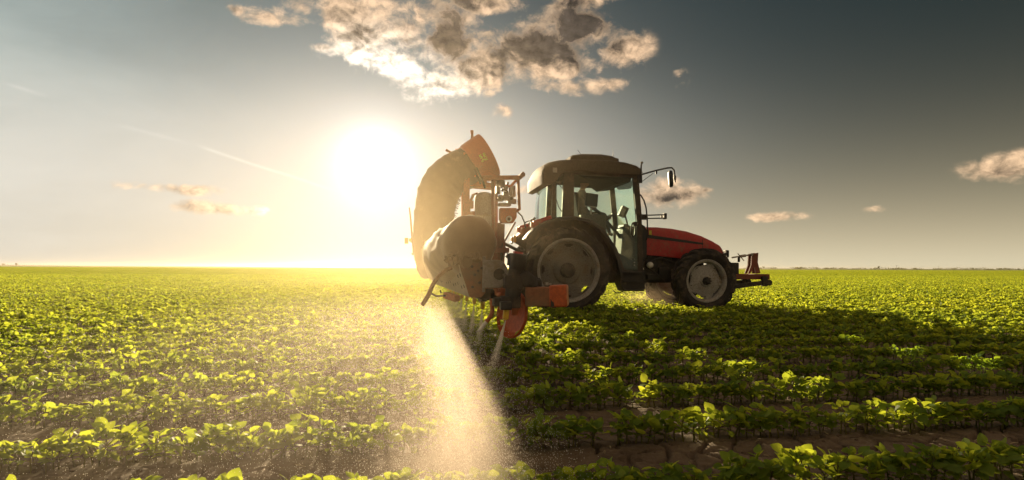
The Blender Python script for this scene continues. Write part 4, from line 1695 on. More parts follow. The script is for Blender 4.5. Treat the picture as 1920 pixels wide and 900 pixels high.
# ------------------------------------------------------------------ air-assisted boom sprayer behind the tractor
def build_sprayer():
    root = frame_root('boom_sprayer', -1.9, 0, 0)
    tag(root, 'orange boom sprayer with a big dark air duct and fan, spraying behind the tractor', 'sprayer')

    def bars(name, mat, items, y=0.0, both=None, bevel=.006, parent=None):
        """items: (px0, py0, px1, py1, width px, depth m)"""
        s = MB()
        for it in items:
            a, b_ = T3(it[0], it[1], y), T3(it[2], it[3], y)
            w = it[4] * 12.9 / F
            for yy in (both or (0.0,)):
                off = Vector((0, yy, 0))
                s.bar(Vector(a) + off, Vector(b_) + off, it[5], w, up=(0, 1, 0)) if False else s.bar(Vector(a) + off, Vector(b_) + off, it[5], w)
        return s.build(name, mat, parent or root, bevel=bevel)
    # fan drum
    ax = Vector((.872, 0, .489))
    ci = Vector(T3(915, 291, 0))
    s = MB()
    s.lathe([(.30, -.52), (.395, -.47), (.425, -.45), (.440, -.42), (.462, -.25), (.482, -.05), (.487, -.012), (.480, .006), (.462, .004), (.455, -.05), (.40, -.30), (.14, -.34), (.14, -.22), (.001, -.20)], ci, ax, 56)
    drum = s.build('fan_drum', 'orange', root, angle=32)
    s = MB()                                            # guard grille over the inlet
    for r_ in (.44, .34, .24, .14):
        q = Vector((0, 1, 0))
        w = ax.cross(q)
        s.tube([ci - ax * .03 + (q * math.cos(a) + w * math.sin(a)) * r_ for a in [2 * math.pi * k / 32 for k in range(33)]], .006, 5, False)
    for k in range(6):
        a = math.pi * k / 6
        v = (Vector((0, 1, 0)) * math.cos(a) + ax.cross(Vector((0, 1, 0))) * math.sin(a)) * .46
        s.tube([ci - ax * .03 - v, ci - ax * .03 + v], .006, 5)
    s.build('guard_grille', 'black', drum)
    # yellow emblem of small blocks on the drum's near side
    s = MB()
    up = Vector((-.42, 0, .908))
    rt = Vector((.908, 0, .42))
    c0 = Vector(T3(905.5, 295, -.47))
    glyph = ["11011", "10010", "11011", "01010", "11011", "00000", "01101", "10110", "11011"]
    for j, rw in enumerate(glyph):
        for i, ch in enumerate(rw):
            if ch == '1':
                p = c0 + rt * ((i - 2) * .027) + up * ((4 - j) * .017)
                rel = p - ci
                al = rel.dot(ax)
                rad = .487 + al * .1
                perp = (rel - ax * al)
                hgt = perp.dot(ax.cross(Vector((0, 1, 0))))
                yy = -math.sqrt(max(.01, rad * rad - hgt * hgt)) - .004
                s.box((p.x, yy, p.z), (.027, .006, .017), Matrix((rt, Vector((0, 1, 0)), up)).transposed())
    s.build('emblem', 'sticker', drum, smooth=False, weld=False)
    s = MB()
    s.tube([T3(885, 268, 0), T3(884.5, 256, 0), T3(884.5, 256, 0), T3(884, 250, 0)], [.035, .035, .028, .024], 12)
    s.cyl(T3(884, 251, 0), T3(883.5, 244.5, 0), .034, n=10)
    s.build('lifting_eye', 'orange_dusty', drum)
    s = MB()                                            # small swivel bracket on top of the duct
    s.tube([T3(835, 281, 0), T3(845, 286, 0), T3(856, 283, 0), T3(868, 276, 0)], [.03, .022, .03, .035], 8)
    s.tube([T3(841, 284, 0), T3(841, 296, 0)], .012, 6)
    s.box(T3(857, 283, 0), (.10, .10, .07))
    s.build('duct_bracket', 'orange_dusty', root)
    # air duct bending down to the boom
    path = [(884, 309), (872, 316), (858, 322), (842, 333), (828, 350), (818.5, 372), (814, 400), (812, 435), (812, 470), (813, 505), (815, 520)]
    rad = [.40, .42, .43, .435, .43, .42, .41, .405, .40, .35, .20]
    ctr = [Vector(T3(a, b_, -.02)) for a, b_ in path]
    fine, fr = [], []
    for i in range(len(ctr) - 1):
        for q in range(5):
            u = q / 5
            p0, p1, p2, p3 = ctr[max(i - 1, 0)], ctr[i], ctr[i + 1], ctr[min(i + 2, len(ctr) - 1)]
            fine.append(.5 * ((2 * p1) + (p2 - p0) * u + (2 * p0 - 5 * p1 + 4 * p2 - p3) * u * u + (3 * p1 - p0 - 3 * p2 + p3) * u ** 3))
            fr.append(rad[i] + (rad[i + 1] - rad[i]) * u)
    fine.append(ctr[-1])
    fr.append(rad[-1])
    s = MB()
    n = 40
    rings = []
    for i, p in enumerate(fine):
        d = (fine[min(i + 1, len(fine) - 1)] - fine[max(i - 1, 0)]).normalized()
        x = Vector((0, 1, 0))
        y = d.cross(x).normalized()
        ring = []
        for k in range(n):
            a = 2 * math.pi * k / n
            sag = .005 * math.sin(i * 1.9 + 2.0 * math.cos(a)) + .007 * math.sin(7 * a + i * .35) + (.015 if i % 6 == 0 else 0)
            ring.append(p + (x * math.cos(a) + y * math.sin(a)) * (fr[i] + sag))
        rings.append(ring)
    s.loft(rings)
    duct = s.build('air_duct', 'duct', root, angle=80)
    s = MB()                                            # frayed stitching and strap ends along the inner seam
    r_ = random.Random(3)
    for i in range(16, len(fine) - 14):
        p = fine[i]
        d = (fine[i + 1] - fine[i - 1]).normalized()
        y = d.cross(Vector((0, 1, 0))).normalized()
        sgn = 1 if (p + y).x > p.x else -1
        for q in range(2):
            b0 = p + y * sgn * (fr[i] + .0) + Vector((0, r_.uniform(-.1, .1), r_.uniform(-.03, .03)))
            s.tube([b0, b0 + y * sgn * r_.uniform(.02, .07) + Vector((0, 0, r_.uniform(-.03, .02)))], .007, 4)
    tag(s.build('loose_threads', 'duct', duct), kind='stuff')
    # mast and frame
    bars('mast_post', 'orange_dusty', [(873.5, 287, 874.5, 470, 11, .14)], -.30)
    bars('mast_post', 'orange_dusty', [(873.5, 287, 874.5, 470, 11, .14)], .30)
    bars('mast_post', 'orange_dusty', [(866.5, 348, 867, 470, 5, .08)], -.1)
    bars('fan_support', 'orange', [(880, 334, 926, 334, 7, .5), (878, 346, 925, 350, 9, .40), (900, 328, 905, 348, 14, .3), (890, 315, 930, 334, 5, .3)], 0)
    s = MB()
    for yy in (-.34, .34):
        s.prism(TP([(879, 290), (900, 318), (922, 332), (879, 336)], 0), yy - .012, yy + .012)
    s.build('gusset_plate', 'orange', root, bevel=.004)
    bars('top_rail', 'orange_dusty', [(905, 333.5, 972, 333, 7.5, .09)], -.28)
    bars('top_rail', 'orange_dusty', [(905, 333.5, 972, 333, 7.5, .09)], .28)
    bars('end_rail', 'rust', [(975, 329, 975, 334, 8, .66), (970, 336, 977, 327.5, 6, .66)], 0)
    bars('guard_post', 'orange_dusty', [(970.5, 334, 973.5, 394, 5, .06), (973.5, 392, 967.5, 397, 5, .06)], -.28)
    bars('guard_post', 'orange_dusty', [(970.5, 334, 973.5, 394, 5, .06)], .28)
    bars('brace', 'orange', [(967, 338, 957, 349, 5, .04), (957, 349, 940, 349, 5, .04)], -.1)
    bars('inner_post', 'rust', [(923, 337, 924.5, 500, 6, .08)], -.2)
    bars('inner_post', 'rust', [(929.5, 337, 930, 500, 6, .08), (920, 341, 932, 341, 8, .10)], .12)
    # clear-water tank
    s = MB()
    tc_, tz = T(907.5, 360, -.05)
    tb = T(907.5, 470, -.05)[1]
    prof = [(.001, .0), (.06, -.004), (.12, -.022), (.168, -.055), (.195, -.10), (.205, -.16), (.208, -.50), (.216, -.505), (.216, -.525), (.225, -.53), (.228, tb - tz), (.001, tb - tz)]
    s.lathe(prof, (tc_, -.05, tz), (0, 0, 1), 40)
    tank = s.build('water_tank', 'grey', root, angle=35)
    s = MB()
    s.lathe([(.222, -.49), (.232, -.495), (.232, -.515), (.222, -.52)], (tc_, -.05, tz), (0, 0, 1), 40)
    s.build('tank_band', 'plate', tank)
    s = MB()
    s.tube([T3(887, 366, -.15), T3(881, 378, -.15), T3(879, 395, -.15), T3(884, 410, -.15), T3(888, 432, -.15)], .028, 8)
    s.box(T3(883, 384, -.1), (.09, .12, .16))
    s.box(T3(886, 400, -.1), (.07, .12, .08))
    s.tube([T3(884, 366, -.1), T3(895, 362, -.1)], .02, 8)
    s.build('tank_pipe', 'orange_dusty', root)
    # valve cluster
    s = MB()
    for (a, b_, w, h, dpt) in ((934, 343, .09, .10, .2), (941, 346, .10, .12, .16), (947, 353, .09, .07, .2), (932, 356, .07, .16, .2), (938, 372, .10, .12, .2), (947, 368, .11, .16, .22), (956, 375, .12, .15, .2), (963, 364, .06, .12, .14), (964, 378, .07, .10, .12), (945, 384, .26, .06, .22), (958, 360, .05, .22, .05), (951, 344, .05, .05, .1)):
        s.box(T3(a, b_, -.10), (w, dpt, h))
    for (a, b_, c_, d_, r_) in ((942, 340, 942, 334, .04), (956, 366, 956, 352, .03), (948, 350, 948, 362, .035), (935, 364, 935, 352, .03), (963, 358, 963, 348, .03)):
        s.cyl(T3(a, b_, -.16), T3(c_, d_, -.16), r_, n=12)
    s.build('control_valves', 'plate', root, bevel=.008)
    s = MB()
    for (a, b_) in ((935, 372), (949, 360), (958, 372), (942, 356)):
        p = Vector(T3(a, b_, -.22))
        s.cyl(p + Vector((0, .05, 0)), p + Vector((0, -.04, 0)), .032, n=12)
    s.build('valve_motor', 'dark', root)
    s = MB()
    s.prism(TP([(937, 390), (968, 390), (968, 408), (962, 418), (940, 418), (937, 410)], -.2), -.24, .0)
    box = s.build('control_box', 'orange', root, bevel=.012)
    g = Vector(T3(954, 410.5, -.242))
    s = MB()
    s.lathe([(.036, 0), (.036, .012), (.066, .012), (.066, 0)], g, (0, -1, 0), 28)
    s.build('gauge_ring', 'white', box)
    s = MB()
    s.box(g + Vector((0, -.004, 0)), (.045, .012, .055))
    s.build('gauge_face', 'dark', box)
    bars('lower_post', 'rust', [(935, 418, 937, 500, 7, .10), (942, 420, 941, 470, 7, .12), (945, 470, 936, 505, 6, .08)], -.08)
    bars('diagonal_strut', 'rust', [(966, 416, 946, 452, 3.5, .04), (946, 452, 944, 495, 3, .04)], -.1)
    bars('lower_rail', 'rust', [(866, 470, 950, 470, 9, .7), (866, 520, 950, 520, 10, .7)], 0)
    s = MB()
    s.tube([T3(886, 300, -.33), T3(893, 316, -.40), T3(900, 332, -.42), T3(906, 344, -.40), T3(909, 352, -.35)], .026, 8)
    s.tube([T3(883, 302, -.33), T3(888, 318, -.40), T3(896, 334, -.42), T3(901, 345, -.40)], .022, 8)
    s.tube([T3(942, 456, -.2), T3(939, 475, -.2), T3(941, 492, -.2)], .014, 6)
    s.tube([T3(937, 462, -.2), T3(943, 480, -.2), T3(938, 498, -.2)], .012, 6)
    s.tube([T3(947, 462, -.1), T3(950, 474, -.1), T3(957, 482, -.1), T3(966, 486, -.1)], .010, 6)
    s.build('hydraulic_hose', 'black', root)
    bars('lift_frame', 'dark', [(950, 478, 985, 512, 8, .06), (944, 520, 985, 522, 8, .06)], -.4)
    bars('lift_frame', 'dark', [(950, 478, 985, 512, 8, .06), (944, 520, 985, 522, 8, .06)], .4)
    s = MB()
    s.tube([T3(967.5, 388, .6), T3(973.5, 458, .6), T3(776, 476, .6)][:2], .02, 8) if False else None
    s.tube([T3(767, 389, .5), T3(769, 405, .5), T3(773.5, 455, .5)], [.014, .018, .022], 8)
    s.tube([T3(772, 446, .5), T3(775, 456, .5), T3(776, 474, .5), T3(772, 477, .5)], .03, 8)
    s.bar(T3(770, 452, .5), T3(810, 470, .5), .05, .05)
    s.build('marker_rod', 'orange_dusty', root)
    s = MB()
    s.box(T3(762, 451.5, .5), (.08, .05, .13))
    s.box(T3(769, 450, .5), (.05, .08, .07))
    s.build('marker_lamp', 'yellow', root, bevel=.012)
    # boom sleeve: a fabric air bag from the duct out to the boom end near the camera
    n = 56
    tip = DEP(880, 470, 4.05)
    rootp = DEP(812, 478, 12.4)
    rings = []
    NS = 64
    cut = None
    for i in range(NS + 1):
        u = i / NS
        u = u ** 1.35
        c = tip.lerp(rootp, u)
        Yd = 4.05 + (12.4 - 4.05) * u
        w = float(np.interp(Yd, [4.05, 4.25, 4.7, 5.4, 7, 10, 12.4], [.172, .20, .245, .262, .25, .225, .22]))
        zt = float(np.interp(Yd, [4.05, 4.6, 7, 10, 12.4], [1.235, 1.225, 1.28, 1.40, 1.45]))
        zb = float(np.interp(Yd, [4.05, 5, 7, 12.4], [.86, .80, .72, .62]))
        cx = float(np.interp(Yd, [4.05, 4.7, 5.5, 8, 12.4], [0, -.01, -.02, 0, 0]))
        ring = []
        for k in range(n):
            a = 2 * math.pi * k / n
            sx, cz = math.sin(a), math.cos(a)
            zc = zt - w * 1.02
            if cz >= 0:
                xx, zz = w * sx, zc + (zt - zc) * cz
            else:
                t_ = -cz
                xx = w * sx * (1 - .10 * t_ * t_) if t_ < .999 else 0
                pw = (1 - t_) ** .5
                xx = w * (abs(sx) ** .9) * (1 if sx > 0 else -1) * (.55 + .45 * pw ** .6)
                zz = zc + (zb - zc) * t_
            # hanging folds that run down and along the cloth
            fo = .010 * math.sin(5 * a + i * .55) + .009 * math.sin(11 * a - i * .9) + .006 * math.sin(23 * a + i * 1.7)
            sag = .012 * math.sin(i * .8)
            k_ = min(1, i / 5)
            ring.append((c.x + cx + xx * (1 + fo * k_ * 2.2), c.y, zz + (fo * .6 + sag * (cz > 0)) * k_))
        rings.append(ring)
    s = MB()
    s.loft(rings)
    sleeve = s.build('air_sleeve', 'sleeve', root, angle=80)
    # tied dark cover on its end
    s = MB()
    cap = []
    r0 = rings[0]
    zc = sum(p[2] for p in r0) / n + .06
    for (dy, sc, dz) in ((.22, 1.07, 0), (.10, 1.08, .0), (.02, 1.06, .0), (-.05, 1.0, .003), (-.10, .88, .006), (-.13, .62, .01), (-.14, .25, .012)):
        src_ = rings[2] if dy > .15 else r0
        cap.append([(r0[k][0] * (1 - sc) * 0 + tip.x + (src_[k][0] - tip.x) * sc * (1 + .02 * math.sin(9 * k * 6.28 / n + dy * 30)), tip.y + dy * 1.0,
                     zc + (max(src_[k][2], .86 + .02 * math.sin(k)) - zc) * sc + dz + .006 * math.sin(6 * k * 6.28 / n + 40 * dy)) for k in range(n)])
    s.loft(cap)
    s.build('end_cover', 'end_cloth', sleeve, angle=70)
    s = MB()                                            # gathered cord and knots
    r_ = random.Random(8)
    for q in range(26):
        a0, b0 = 836 + q * 2.6, 482 + 5 * math.sin(q * 1.3)
        s.ball(DEP(a0, b0 - (3 if 8 < q < 18 else 0), 3.92), r_.uniform(.008, .016), 6, 5)
    for q in range(9):
        s.tube([DEP(838 + q * 3, 484, 3.93), DEP(834 + q * 3.5 + r_.uniform(-4, 4), 478 + r_.uniform(-14, 22), 3.90), DEP(838 + q * 4, 490 + r_.uniform(-4, 16), 3.92)], .0055, 5)
    s.build('gathered_cord', 'end_cloth', sleeve)
    # end plate with bolts
    def plate(name, mat, pts_, Y, th, parent=root, bevel=.004):
        q = MB()
        f = [DEP(a, b_, Y) for a, b_ in pts_]
        d = Vector((.16, .987, 0)) * 0 + Vector((0, 1, 0)) * th
        m = len(f)
        q.add(f + [p + d for p in f], [tuple(range(m)), tuple(reversed(range(m, 2 * m)))] + [(i, i + m, (i + 1) % m + m, (i + 1) % m) for i in range(m)])
        return q.build(name, mat, parent, bevel=bevel)
    ep = plate('end_plate', 'worn_orange', [(858, 480), (912, 478), (911, 548), (903, 558), (881, 558), (874, 535), (864, 506)], 3.95, .03)
    for (a, b_) in ((896, 508), (890, 515), (903, 503), (885, 500), (899, 530), (886, 538)):
        q = MB()
        p = DEP(a, b_, 3.945)
        q.cyl(p, p + Vector((0, -.012, 0)), .009, n=8)
        q.build('plate_bolt', 'dark', ep)
    plate('edge_strip', 'plate', [(905, 480), (911, 480), (910, 548), (904, 548)], 3.935, .01)
    # pale perforated outlet panel running back along the boom under the sleeve
    s = MB()
    a_, b__ = DEP(856, 486, 3.96), DEP(880, 557, 3.96)
    c_, d__ = DEP(799, 494, 8.6), DEP(818, 533, 8.6)
    s.add([a_, b__, d__, c_, a_ + Vector((.012, 0, 0)), b__ + Vector((.012, 0, 0)), d__ + Vector((.012, 0, 0)), c_ + Vector((.012, 0, 0))],
          [(0, 1, 2, 3), (7, 6, 5, 4), (0, 4, 5, 1), (1, 5, 6, 2), (2, 6, 7, 3), (3, 7, 4, 0)])
    pan = s.build('outlet_panel', 'sleeve', root)
    nrm = (b__ - a_).cross(c_ - a_).normalized()
    if nrm.x > 0:
        nrm = -nrm
    s = MB()
    for i in range(14):
        u = .02 + i * .045 * (1 + i * .03)
        for v in (.42, .72):
            p = a_.lerp(c_, u).lerp(b__.lerp(d__, u), v + .05 * math.sin(i * 2.1))
            s.cyl(p + nrm * .0005, p + nrm * .004, .012, n=8)
    tag(s.build('air_hole', 'grime', pan), kind='stuff')
    # grey rounded bracket with its socket hole
    s = MB()
    pts_ = [(906, 487), (934, 487)] + [(934 + 19 * math.sin(a), 513.5 - 26.5 * math.cos(a)) for a in [math.pi * k / 12 for k in range(1, 12)]] + [(934, 540), (906, 540)]
    br = plate('end_bracket', 'plate', pts_, 3.90, .05, bevel=.006)
    s = MB()
    h0 = DEP(936, 514, 3.899)
    s.lathe([(.036, 0), (.036, .005), (.030, .006), (.001, .004)], h0, (0, -1, 0), 28)
    s.build('socket', 'grime', br)
    # orange boom beam
    s = MB()
    b0, b1 = DEP(962, 548, 4.15), Vector((-2.35, -.3, .78))
    s.bar(b0, b1, .09, .11)
    beam = s.build('boom_beam', 'orange_dusty', root, bevel=.008)
    for k in range(7):
        u = (k + 1) / 8
        q = MB()
        p = b0.lerp(b1, u)
        q.bar(p + Vector((-.02, 0, .0)), Vector((tip.x + (rootp.x - tip.x) * u - .05, p.y, 1.0 + .1 * u)), .04, .05)
        q.build('sleeve_hanger', 'rust', beam)
    # sprayer line with nozzles beneath the boom
    noz = [(948.5, 590, 3.72), (905, 572, 4.86), (889.5, 563.5, 5.5), (875.5, 558.5, 6.15), (866, 554.5, 6.8), (858, 551, 7.5), (851, 547.5, 8.3), (845, 545, 9.2), (840, 542, 10.2)]
    spray_from = []
    pipe = [DEP(a, b_ - 14 * 3.9 / Y, Y + .02) for a, b_, Y in noz]
    s = MB()
    s.tube(pipe[1:], .018, 8)
    s.tube([pipe[1], DEP(925, 556, 4.2), DEP(945, 560, 3.9)], .018, 8)
    s.build('spray_pipe', 'dark', root)
    for i, (a, b_, Y) in enumerate(noz):
        k = 320.0 / (F / Y) if i else 1.0
        q = MB()
        p = DEP(a, b_, Y)
        m = 1.0 if i == 0 else .95
        q.box(p + Vector((0, 0, .055 * m)), (.07 * m, .06 * m, .05 * m))
        q.cyl(p + Vector((0, 0, .03)), p + Vector((0, 0, .05)), .026, n=12)
        body = q.build('nozzle_body', 'black', root, bevel=.006)
        q = MB()
        q.box(p + Vector((-.008, 0, .004)), (.014, .026, .058), Matrix.Rotation(.08, 3, 'Y'))
        q.box(p + Vector((.010, 0, .002)), (.016, .030, .060), Matrix.Rotation(.08, 3, 'Y'))
        q.cyl(p + Vector((0, 0, .03)), p + Vector((-.001, 0, -.034)), .011, n=10)
        q.build('nozzle_tip', 'yellow', body, bevel=.003)
        spray_from.append(p + Vector((0, 0, -.034)))
    # black valve body and filter at the boom end
    Y = 3.82
    s = MB()
    c0, c1 = DEP(968, 501, Y), DEP(971, 476, Y)
    s.tube([DEP(966, 512, Y), DEP(967, 500, Y), c0, c0.lerp(c1, .06), c0.lerp(c1, .92), c1], [.040, .044, .056, .060, .060, .050], 20)
    s.build('filter_cap', 'black', root, angle=40)
    s = MB()
    s.cyl(DEP(971, 476, Y), DEP(971.5, 472, Y), .032, n=14)
    s.build('filter_knob', 'red', root)
    s = MB()
    s.tube([DEP(966, 505, Y), DEP(964, 530, Y), DEP(962, 552, Y), DEP(960, 572, Y)], [.045, .052, .050, .042], 16)
    s.box(DEP(962, 528, Y), (.115, .10, .085))
    s.box(DEP(957, 566, Y), (.12, .09, .075))
    s.tube([DEP(975, 522, Y), DEP(986, 520, Y), DEP(996, 528, Y), DEP(1000, 540, Y)], [.042, .046, .042, .036], 14)
    s.cyl(DEP(982, 512, Y - .02), DEP(990, 536, Y - .02), .034, n=14)
    s.box(DEP(945, 566, Y), (.14, .07, .055))
    s.box(DEP(915, 552, Y + .4), (.13, .08, .08))
    s.cyl(DEP(952, 520, Y), DEP(944, 523, Y), .03, n=12)
    s.build('valve_body', 'grime', root, bevel=.008)
    s = MB()
    s.tube([DEP(928, 537, 4.0), DEP(934, 552, 3.9), DEP(942, 552, 3.86)], .016, 8)
    s.box(DEP(940, 551, 4.1), (.05, .05, .075))
    s.box(DEP(931, 553, 4.1), (.02, .05, .06))
    s.build('clamp_strap', 'orange_dusty', root, bevel=.004)
    # breakaway arm with its orange cap
    s = MB()
    s.bar(DEP(985, 556, 3.84), DEP(1034, 556, 3.84), .12, .122)
    arm = s.build('breakaway_arm', 'worn_orange', root, bevel=.008)
    s = MB()
    a0, a1 = DEP(1032, 555, 3.84), DEP(1065, 554, 3.82)
    s.bar(a0, a1, .132, .136)
    capo = s.build('arm_cap', 'orange', arm, bevel=.012, segs=3)
    s = MB()
    p = DEP(1033.5, 569, 3.77)
    s.add([DEP(1032.5, 560, 3.768), DEP(1035.5, 565, 3.768), DEP(1038.5, 567, 3.768), DEP(1040, 575, 3.768), DEP(1032.5, 576, 3.768)], [(0, 1, 2, 3, 4)])
    s.add([DEP(1046, 575, 3.768), DEP(1048, 571.5, 3.768), DEP(1052, 571.5, 3.768), DEP(1054, 575, 3.768)], [(0, 1, 2, 3)])
    s.build('worn_patch', 'grime', capo, smooth=False)
    s = MB()
    s.bar(DEP(985, 532, 3.95), DEP(1016, 531, 3.95), .06, .05)
    s.bar(DEP(1000, 526, 3.97), DEP(1014, 527, 3.97), .05, .04)
    s.build('arm_bracket', 'dark', arm, bevel=.012)
    s = MB()
    s.cyl(DEP(1024.5, 535, 3.86), DEP(1024.5, 529, 3.86), .014, n=8)
    s.cyl(DEP(1031, 534, 3.86), DEP(1031, 531, 3.86), .011, n=8)
    s.build('arm_bolt', 'metal', arm)
    # orange skid dish below
    axd = Vector((-.86, -.46, .14)).normalized()
    cd = DEP(966, 590, 4.02)
    s = MB()
    n = 60

    def skip(i, k):
        return i == 2 and k % 15 in (3, 4, 5)
    s.lathe([(.156, .035), (.150, .040), (.140, .020), (.118, .004), (.105, .0), (.05, -.006), (.001, -.006)], cd, axd, n, skip)
    s.lathe([(.156, .035), (.158, .02), (.148, .012)], cd, axd, n)
    s.build('skid_dish', 'dish', root, angle=35)
    s = MB()
    s.bar(DEP(968, 545, 3.98), DEP(966, 590, 4.03), .05, .03)
    s.build('dish_bracket', 'orange_dusty', root, bevel=.004)
    # bent tube with a pale end
    s = MB()
    s.tube([DEP(921.5, 560, 3.9), DEP(922, 566, 3.9), DEP(923.5, 584, 3.9), DEP(921, 592, 3.9), DEP(912, 604, 3.88)], .0135, 10)
    bt = s.build('bent_tube', 'orange_dusty', root)
    s = MB()
    s.tube([DEP(912, 604, 3.88), DEP(898, 621, 3.86)], [.012, .009], 10)
    s.build('tube_end', 'white', bt)
    # tan drain hose hanging in front
    s = MB()
    s.tube([DEP(846, 502, 3.95), DEP(835, 507, 3.92), DEP(822, 518, 3.9), DEP(811, 535, 3.9), DEP(804, 552, 3.9), DEP(796, 566, 3.9), DEP(791.5, 572, 3.9)], .014, 10)
    s.build('drain_hose', 'tan_hose', root)
    s = MB()
    s.tube([DEP(804, 542, 4.1), DEP(808, 550, 4.1), DEP(818, 555, 4.1), DEP(836, 554.5, 4.1)], .007, 8)
    s.tube([DEP(826, 544, 4.1), DEP(827, 550, 4.1)], .006, 6)
    s.build('thin_cable', 'black', root)
    s = MB()
    s.bar(DEP(836, 553, 4.4), DEP(858, 560, 4.3), .05, .045)
    s.build('outlet_rail', 'orange_dusty', root, bevel=.004)
    return root, spray_from


SPR, SPRAY_FROM = build_sprayer()


# ------------------------------------------------------------------ spray: jets, falling droplets and mist
def to_world(p):
    """tractor frame to world, arrays of shape (n, 3)"""
    return np.stack([OX + CH * p[:, 0] - SH * p[:, 1], OY + SH * p[:, 0] + CH * p[:, 1], p[:, 2]], 1)


LINE_X = -2.76                                    # the boom line in the tractor's frame


def droplet_source(name, r):
    """a stretched falling drop of unit radius"""
    s = MB()
    s.lathe([(.001, 1.9), (.7, .9), (1.0, 0), (.7, -.8), (.001, -1.3)], (0, 0, 0), (0, 0, 1), 5)
    me = s.mesh(name, r, weld=False)
    return bpy.data.objects.new(name, me)


def drop_mat():
    m, nt, b, out = new_mat('spray_water')
    tr = nt.nodes.new('ShaderNodeBsdfTranslucent')
    tr.inputs['Color'].default_value = (1.0, .96, .88, 1)
    df = nt.nodes.new('ShaderNodeBsdfDiffuse')
    df.inputs['Color'].default_value = (.85, .84, .80, 1)
    mx = nt.nodes.new('ShaderNodeMixShader')
    mx.inputs[0].default_value = .3
    nt.links.new(tr.outputs[0], mx.inputs[1])
    nt.links.new(df.outputs[0], mx.inputs[2])
    nt.links.new(mx.outputs[0], out.inputs['Surface'])
    return m


M['drop'] = drop_mat()


def scatter(name, label, P, size, rot, source):
    me = bpy.data.meshes.new(name)
    me.vertices.add(len(P))
    me.vertices.foreach_set('co', P.astype(np.float32).ravel())
    me.attributes.new('size', 'FLOAT', 'POINT').data.foreach_set('value', size.astype(np.float32))
    me.attributes.new('rot', 'FLOAT_VECTOR', 'POINT').data.foreach_set('vector', rot.astype(np.float32).ravel())
    me.update()
    o = bpy.data.objects.new(name, me)
    COL.objects.link(o)
    tag(o, label, None, None, 'stuff')
    ng = bpy.data.node_groups.new(name, 'GeometryNodeTree')
    ng.interface.new_socket('Geometry', in_out='INPUT', socket_type='NodeSocketGeometry')
    ng.interface.new_socket('Geometry', in_out='OUTPUT', socket_type='NodeSocketGeometry')
    gi, go = ng.nodes.new('NodeGroupInput'), ng.nodes.new('NodeGroupOutput')
    oi = ng.nodes.new('GeometryNodeObjectInfo')
    oi.inputs['Object'].default_value = source
    ip = ng.nodes.new('GeometryNodeInstanceOnPoints')
    L = ng.links.new
    L(gi.outputs[0], ip.inputs['Points'])
    L(oi.outputs['Geometry'], ip.inputs['Instance'])
    for nm, ty, sk in (('rot', 'FLOAT_VECTOR', 'Rotation'), ('size', 'FLOAT', 'Scale')):
        n = ng.nodes.new('GeometryNodeInputNamedAttribute')
        n.data_type = ty
        n.inputs['Name'].default_value = nm
        L(n.outputs['Attribute'], ip.inputs[sk])
    L(ip.outputs[0], go.inputs[0])
    md = o.modifiers.new('scatter', 'NODES')
    md.node_group = ng
    return o


def build_spray():
    drop = droplet_source('drop', M['drop'])
    # the falling curtain and the drift to the left of it
    n = 30000
    y = -11.5 + 6.0 * rng.beta(1.0, 2.1, n)
    z = .58 * rng.random(n) ** 1.35
    past = np.clip(-9.35 - y, 0, None)               # beyond the boom end the drift lies lower
    z *= np.clip(1 - past * .22, .3, 1)
    wid = .05 + .20 * (.62 - z) + .03 * past
    g = rng.normal(0, 1, n)
    x = LINE_X - .05 - .06 * past + np.where(g < 0, g * 1.25, g * .55) * wid
    A = np.stack([x, y, z], 1)
    n = 42000
    y = -11.6 + 6.5 * rng.beta(1.0, 1.9, n)
    x = LINE_X + .25 - rng.exponential(1.05, n)
    z = .55 * rng.random(n) ** 1.3 * np.clip(1 - np.clip(-9.2 - y, 0, None) * .2, .3, 1)
    B = np.stack([x, y, z], 1)
    P = to_world(np.concatenate([A, B]))
    P = P[P[:, 1] > 1.35]
    size = rng.uniform(.0006, .0014, len(P)) * np.clip(P[:, 1] / 3.2, .75, 1.6)
    rot = np.stack([rng.normal(0, .15, len(P)), .18 + rng.normal(0, .15, len(P)), np.zeros(len(P))], 1)
    scatter('spray_droplets', 'fine falling spray droplets glittering in the low sun under the boom', P, size, rot, drop)
    # jets right below the nozzle tips
    J = []
    for i, p in enumerate(SPRAY_FROM):
        m = 4200 if i == 0 else (3000 if i < 4 else 5200)
        L = .26 if i == 0 else .24
        t = L * 1.25 * rng.beta(1.0, 1.7, m)
        r_ = t * (.15 if i < 4 else .34) + .002
        a = rng.random(m) * 2 * np.pi
        q = rng.random(m) ** .8 * r_
        J.append(np.stack([p.x - t * (.28 if i == 0 else .12) + q * np.cos(a) * .8, p.y + q * np.sin(a) * 1.6, p.z - t], 1))
    J = to_world(np.concatenate(J))
    size = rng.uniform(.0005, .0013, len(J))
    rot = np.stack([rng.normal(0, .1, len(J)), .2 + rng.normal(0, .1, len(J)), np.zeros(len(J))], 1)
    scatter('spray_jets', 'white jets of liquid leaving the yellow nozzle tips', J, size, rot, drop)


build_spray()


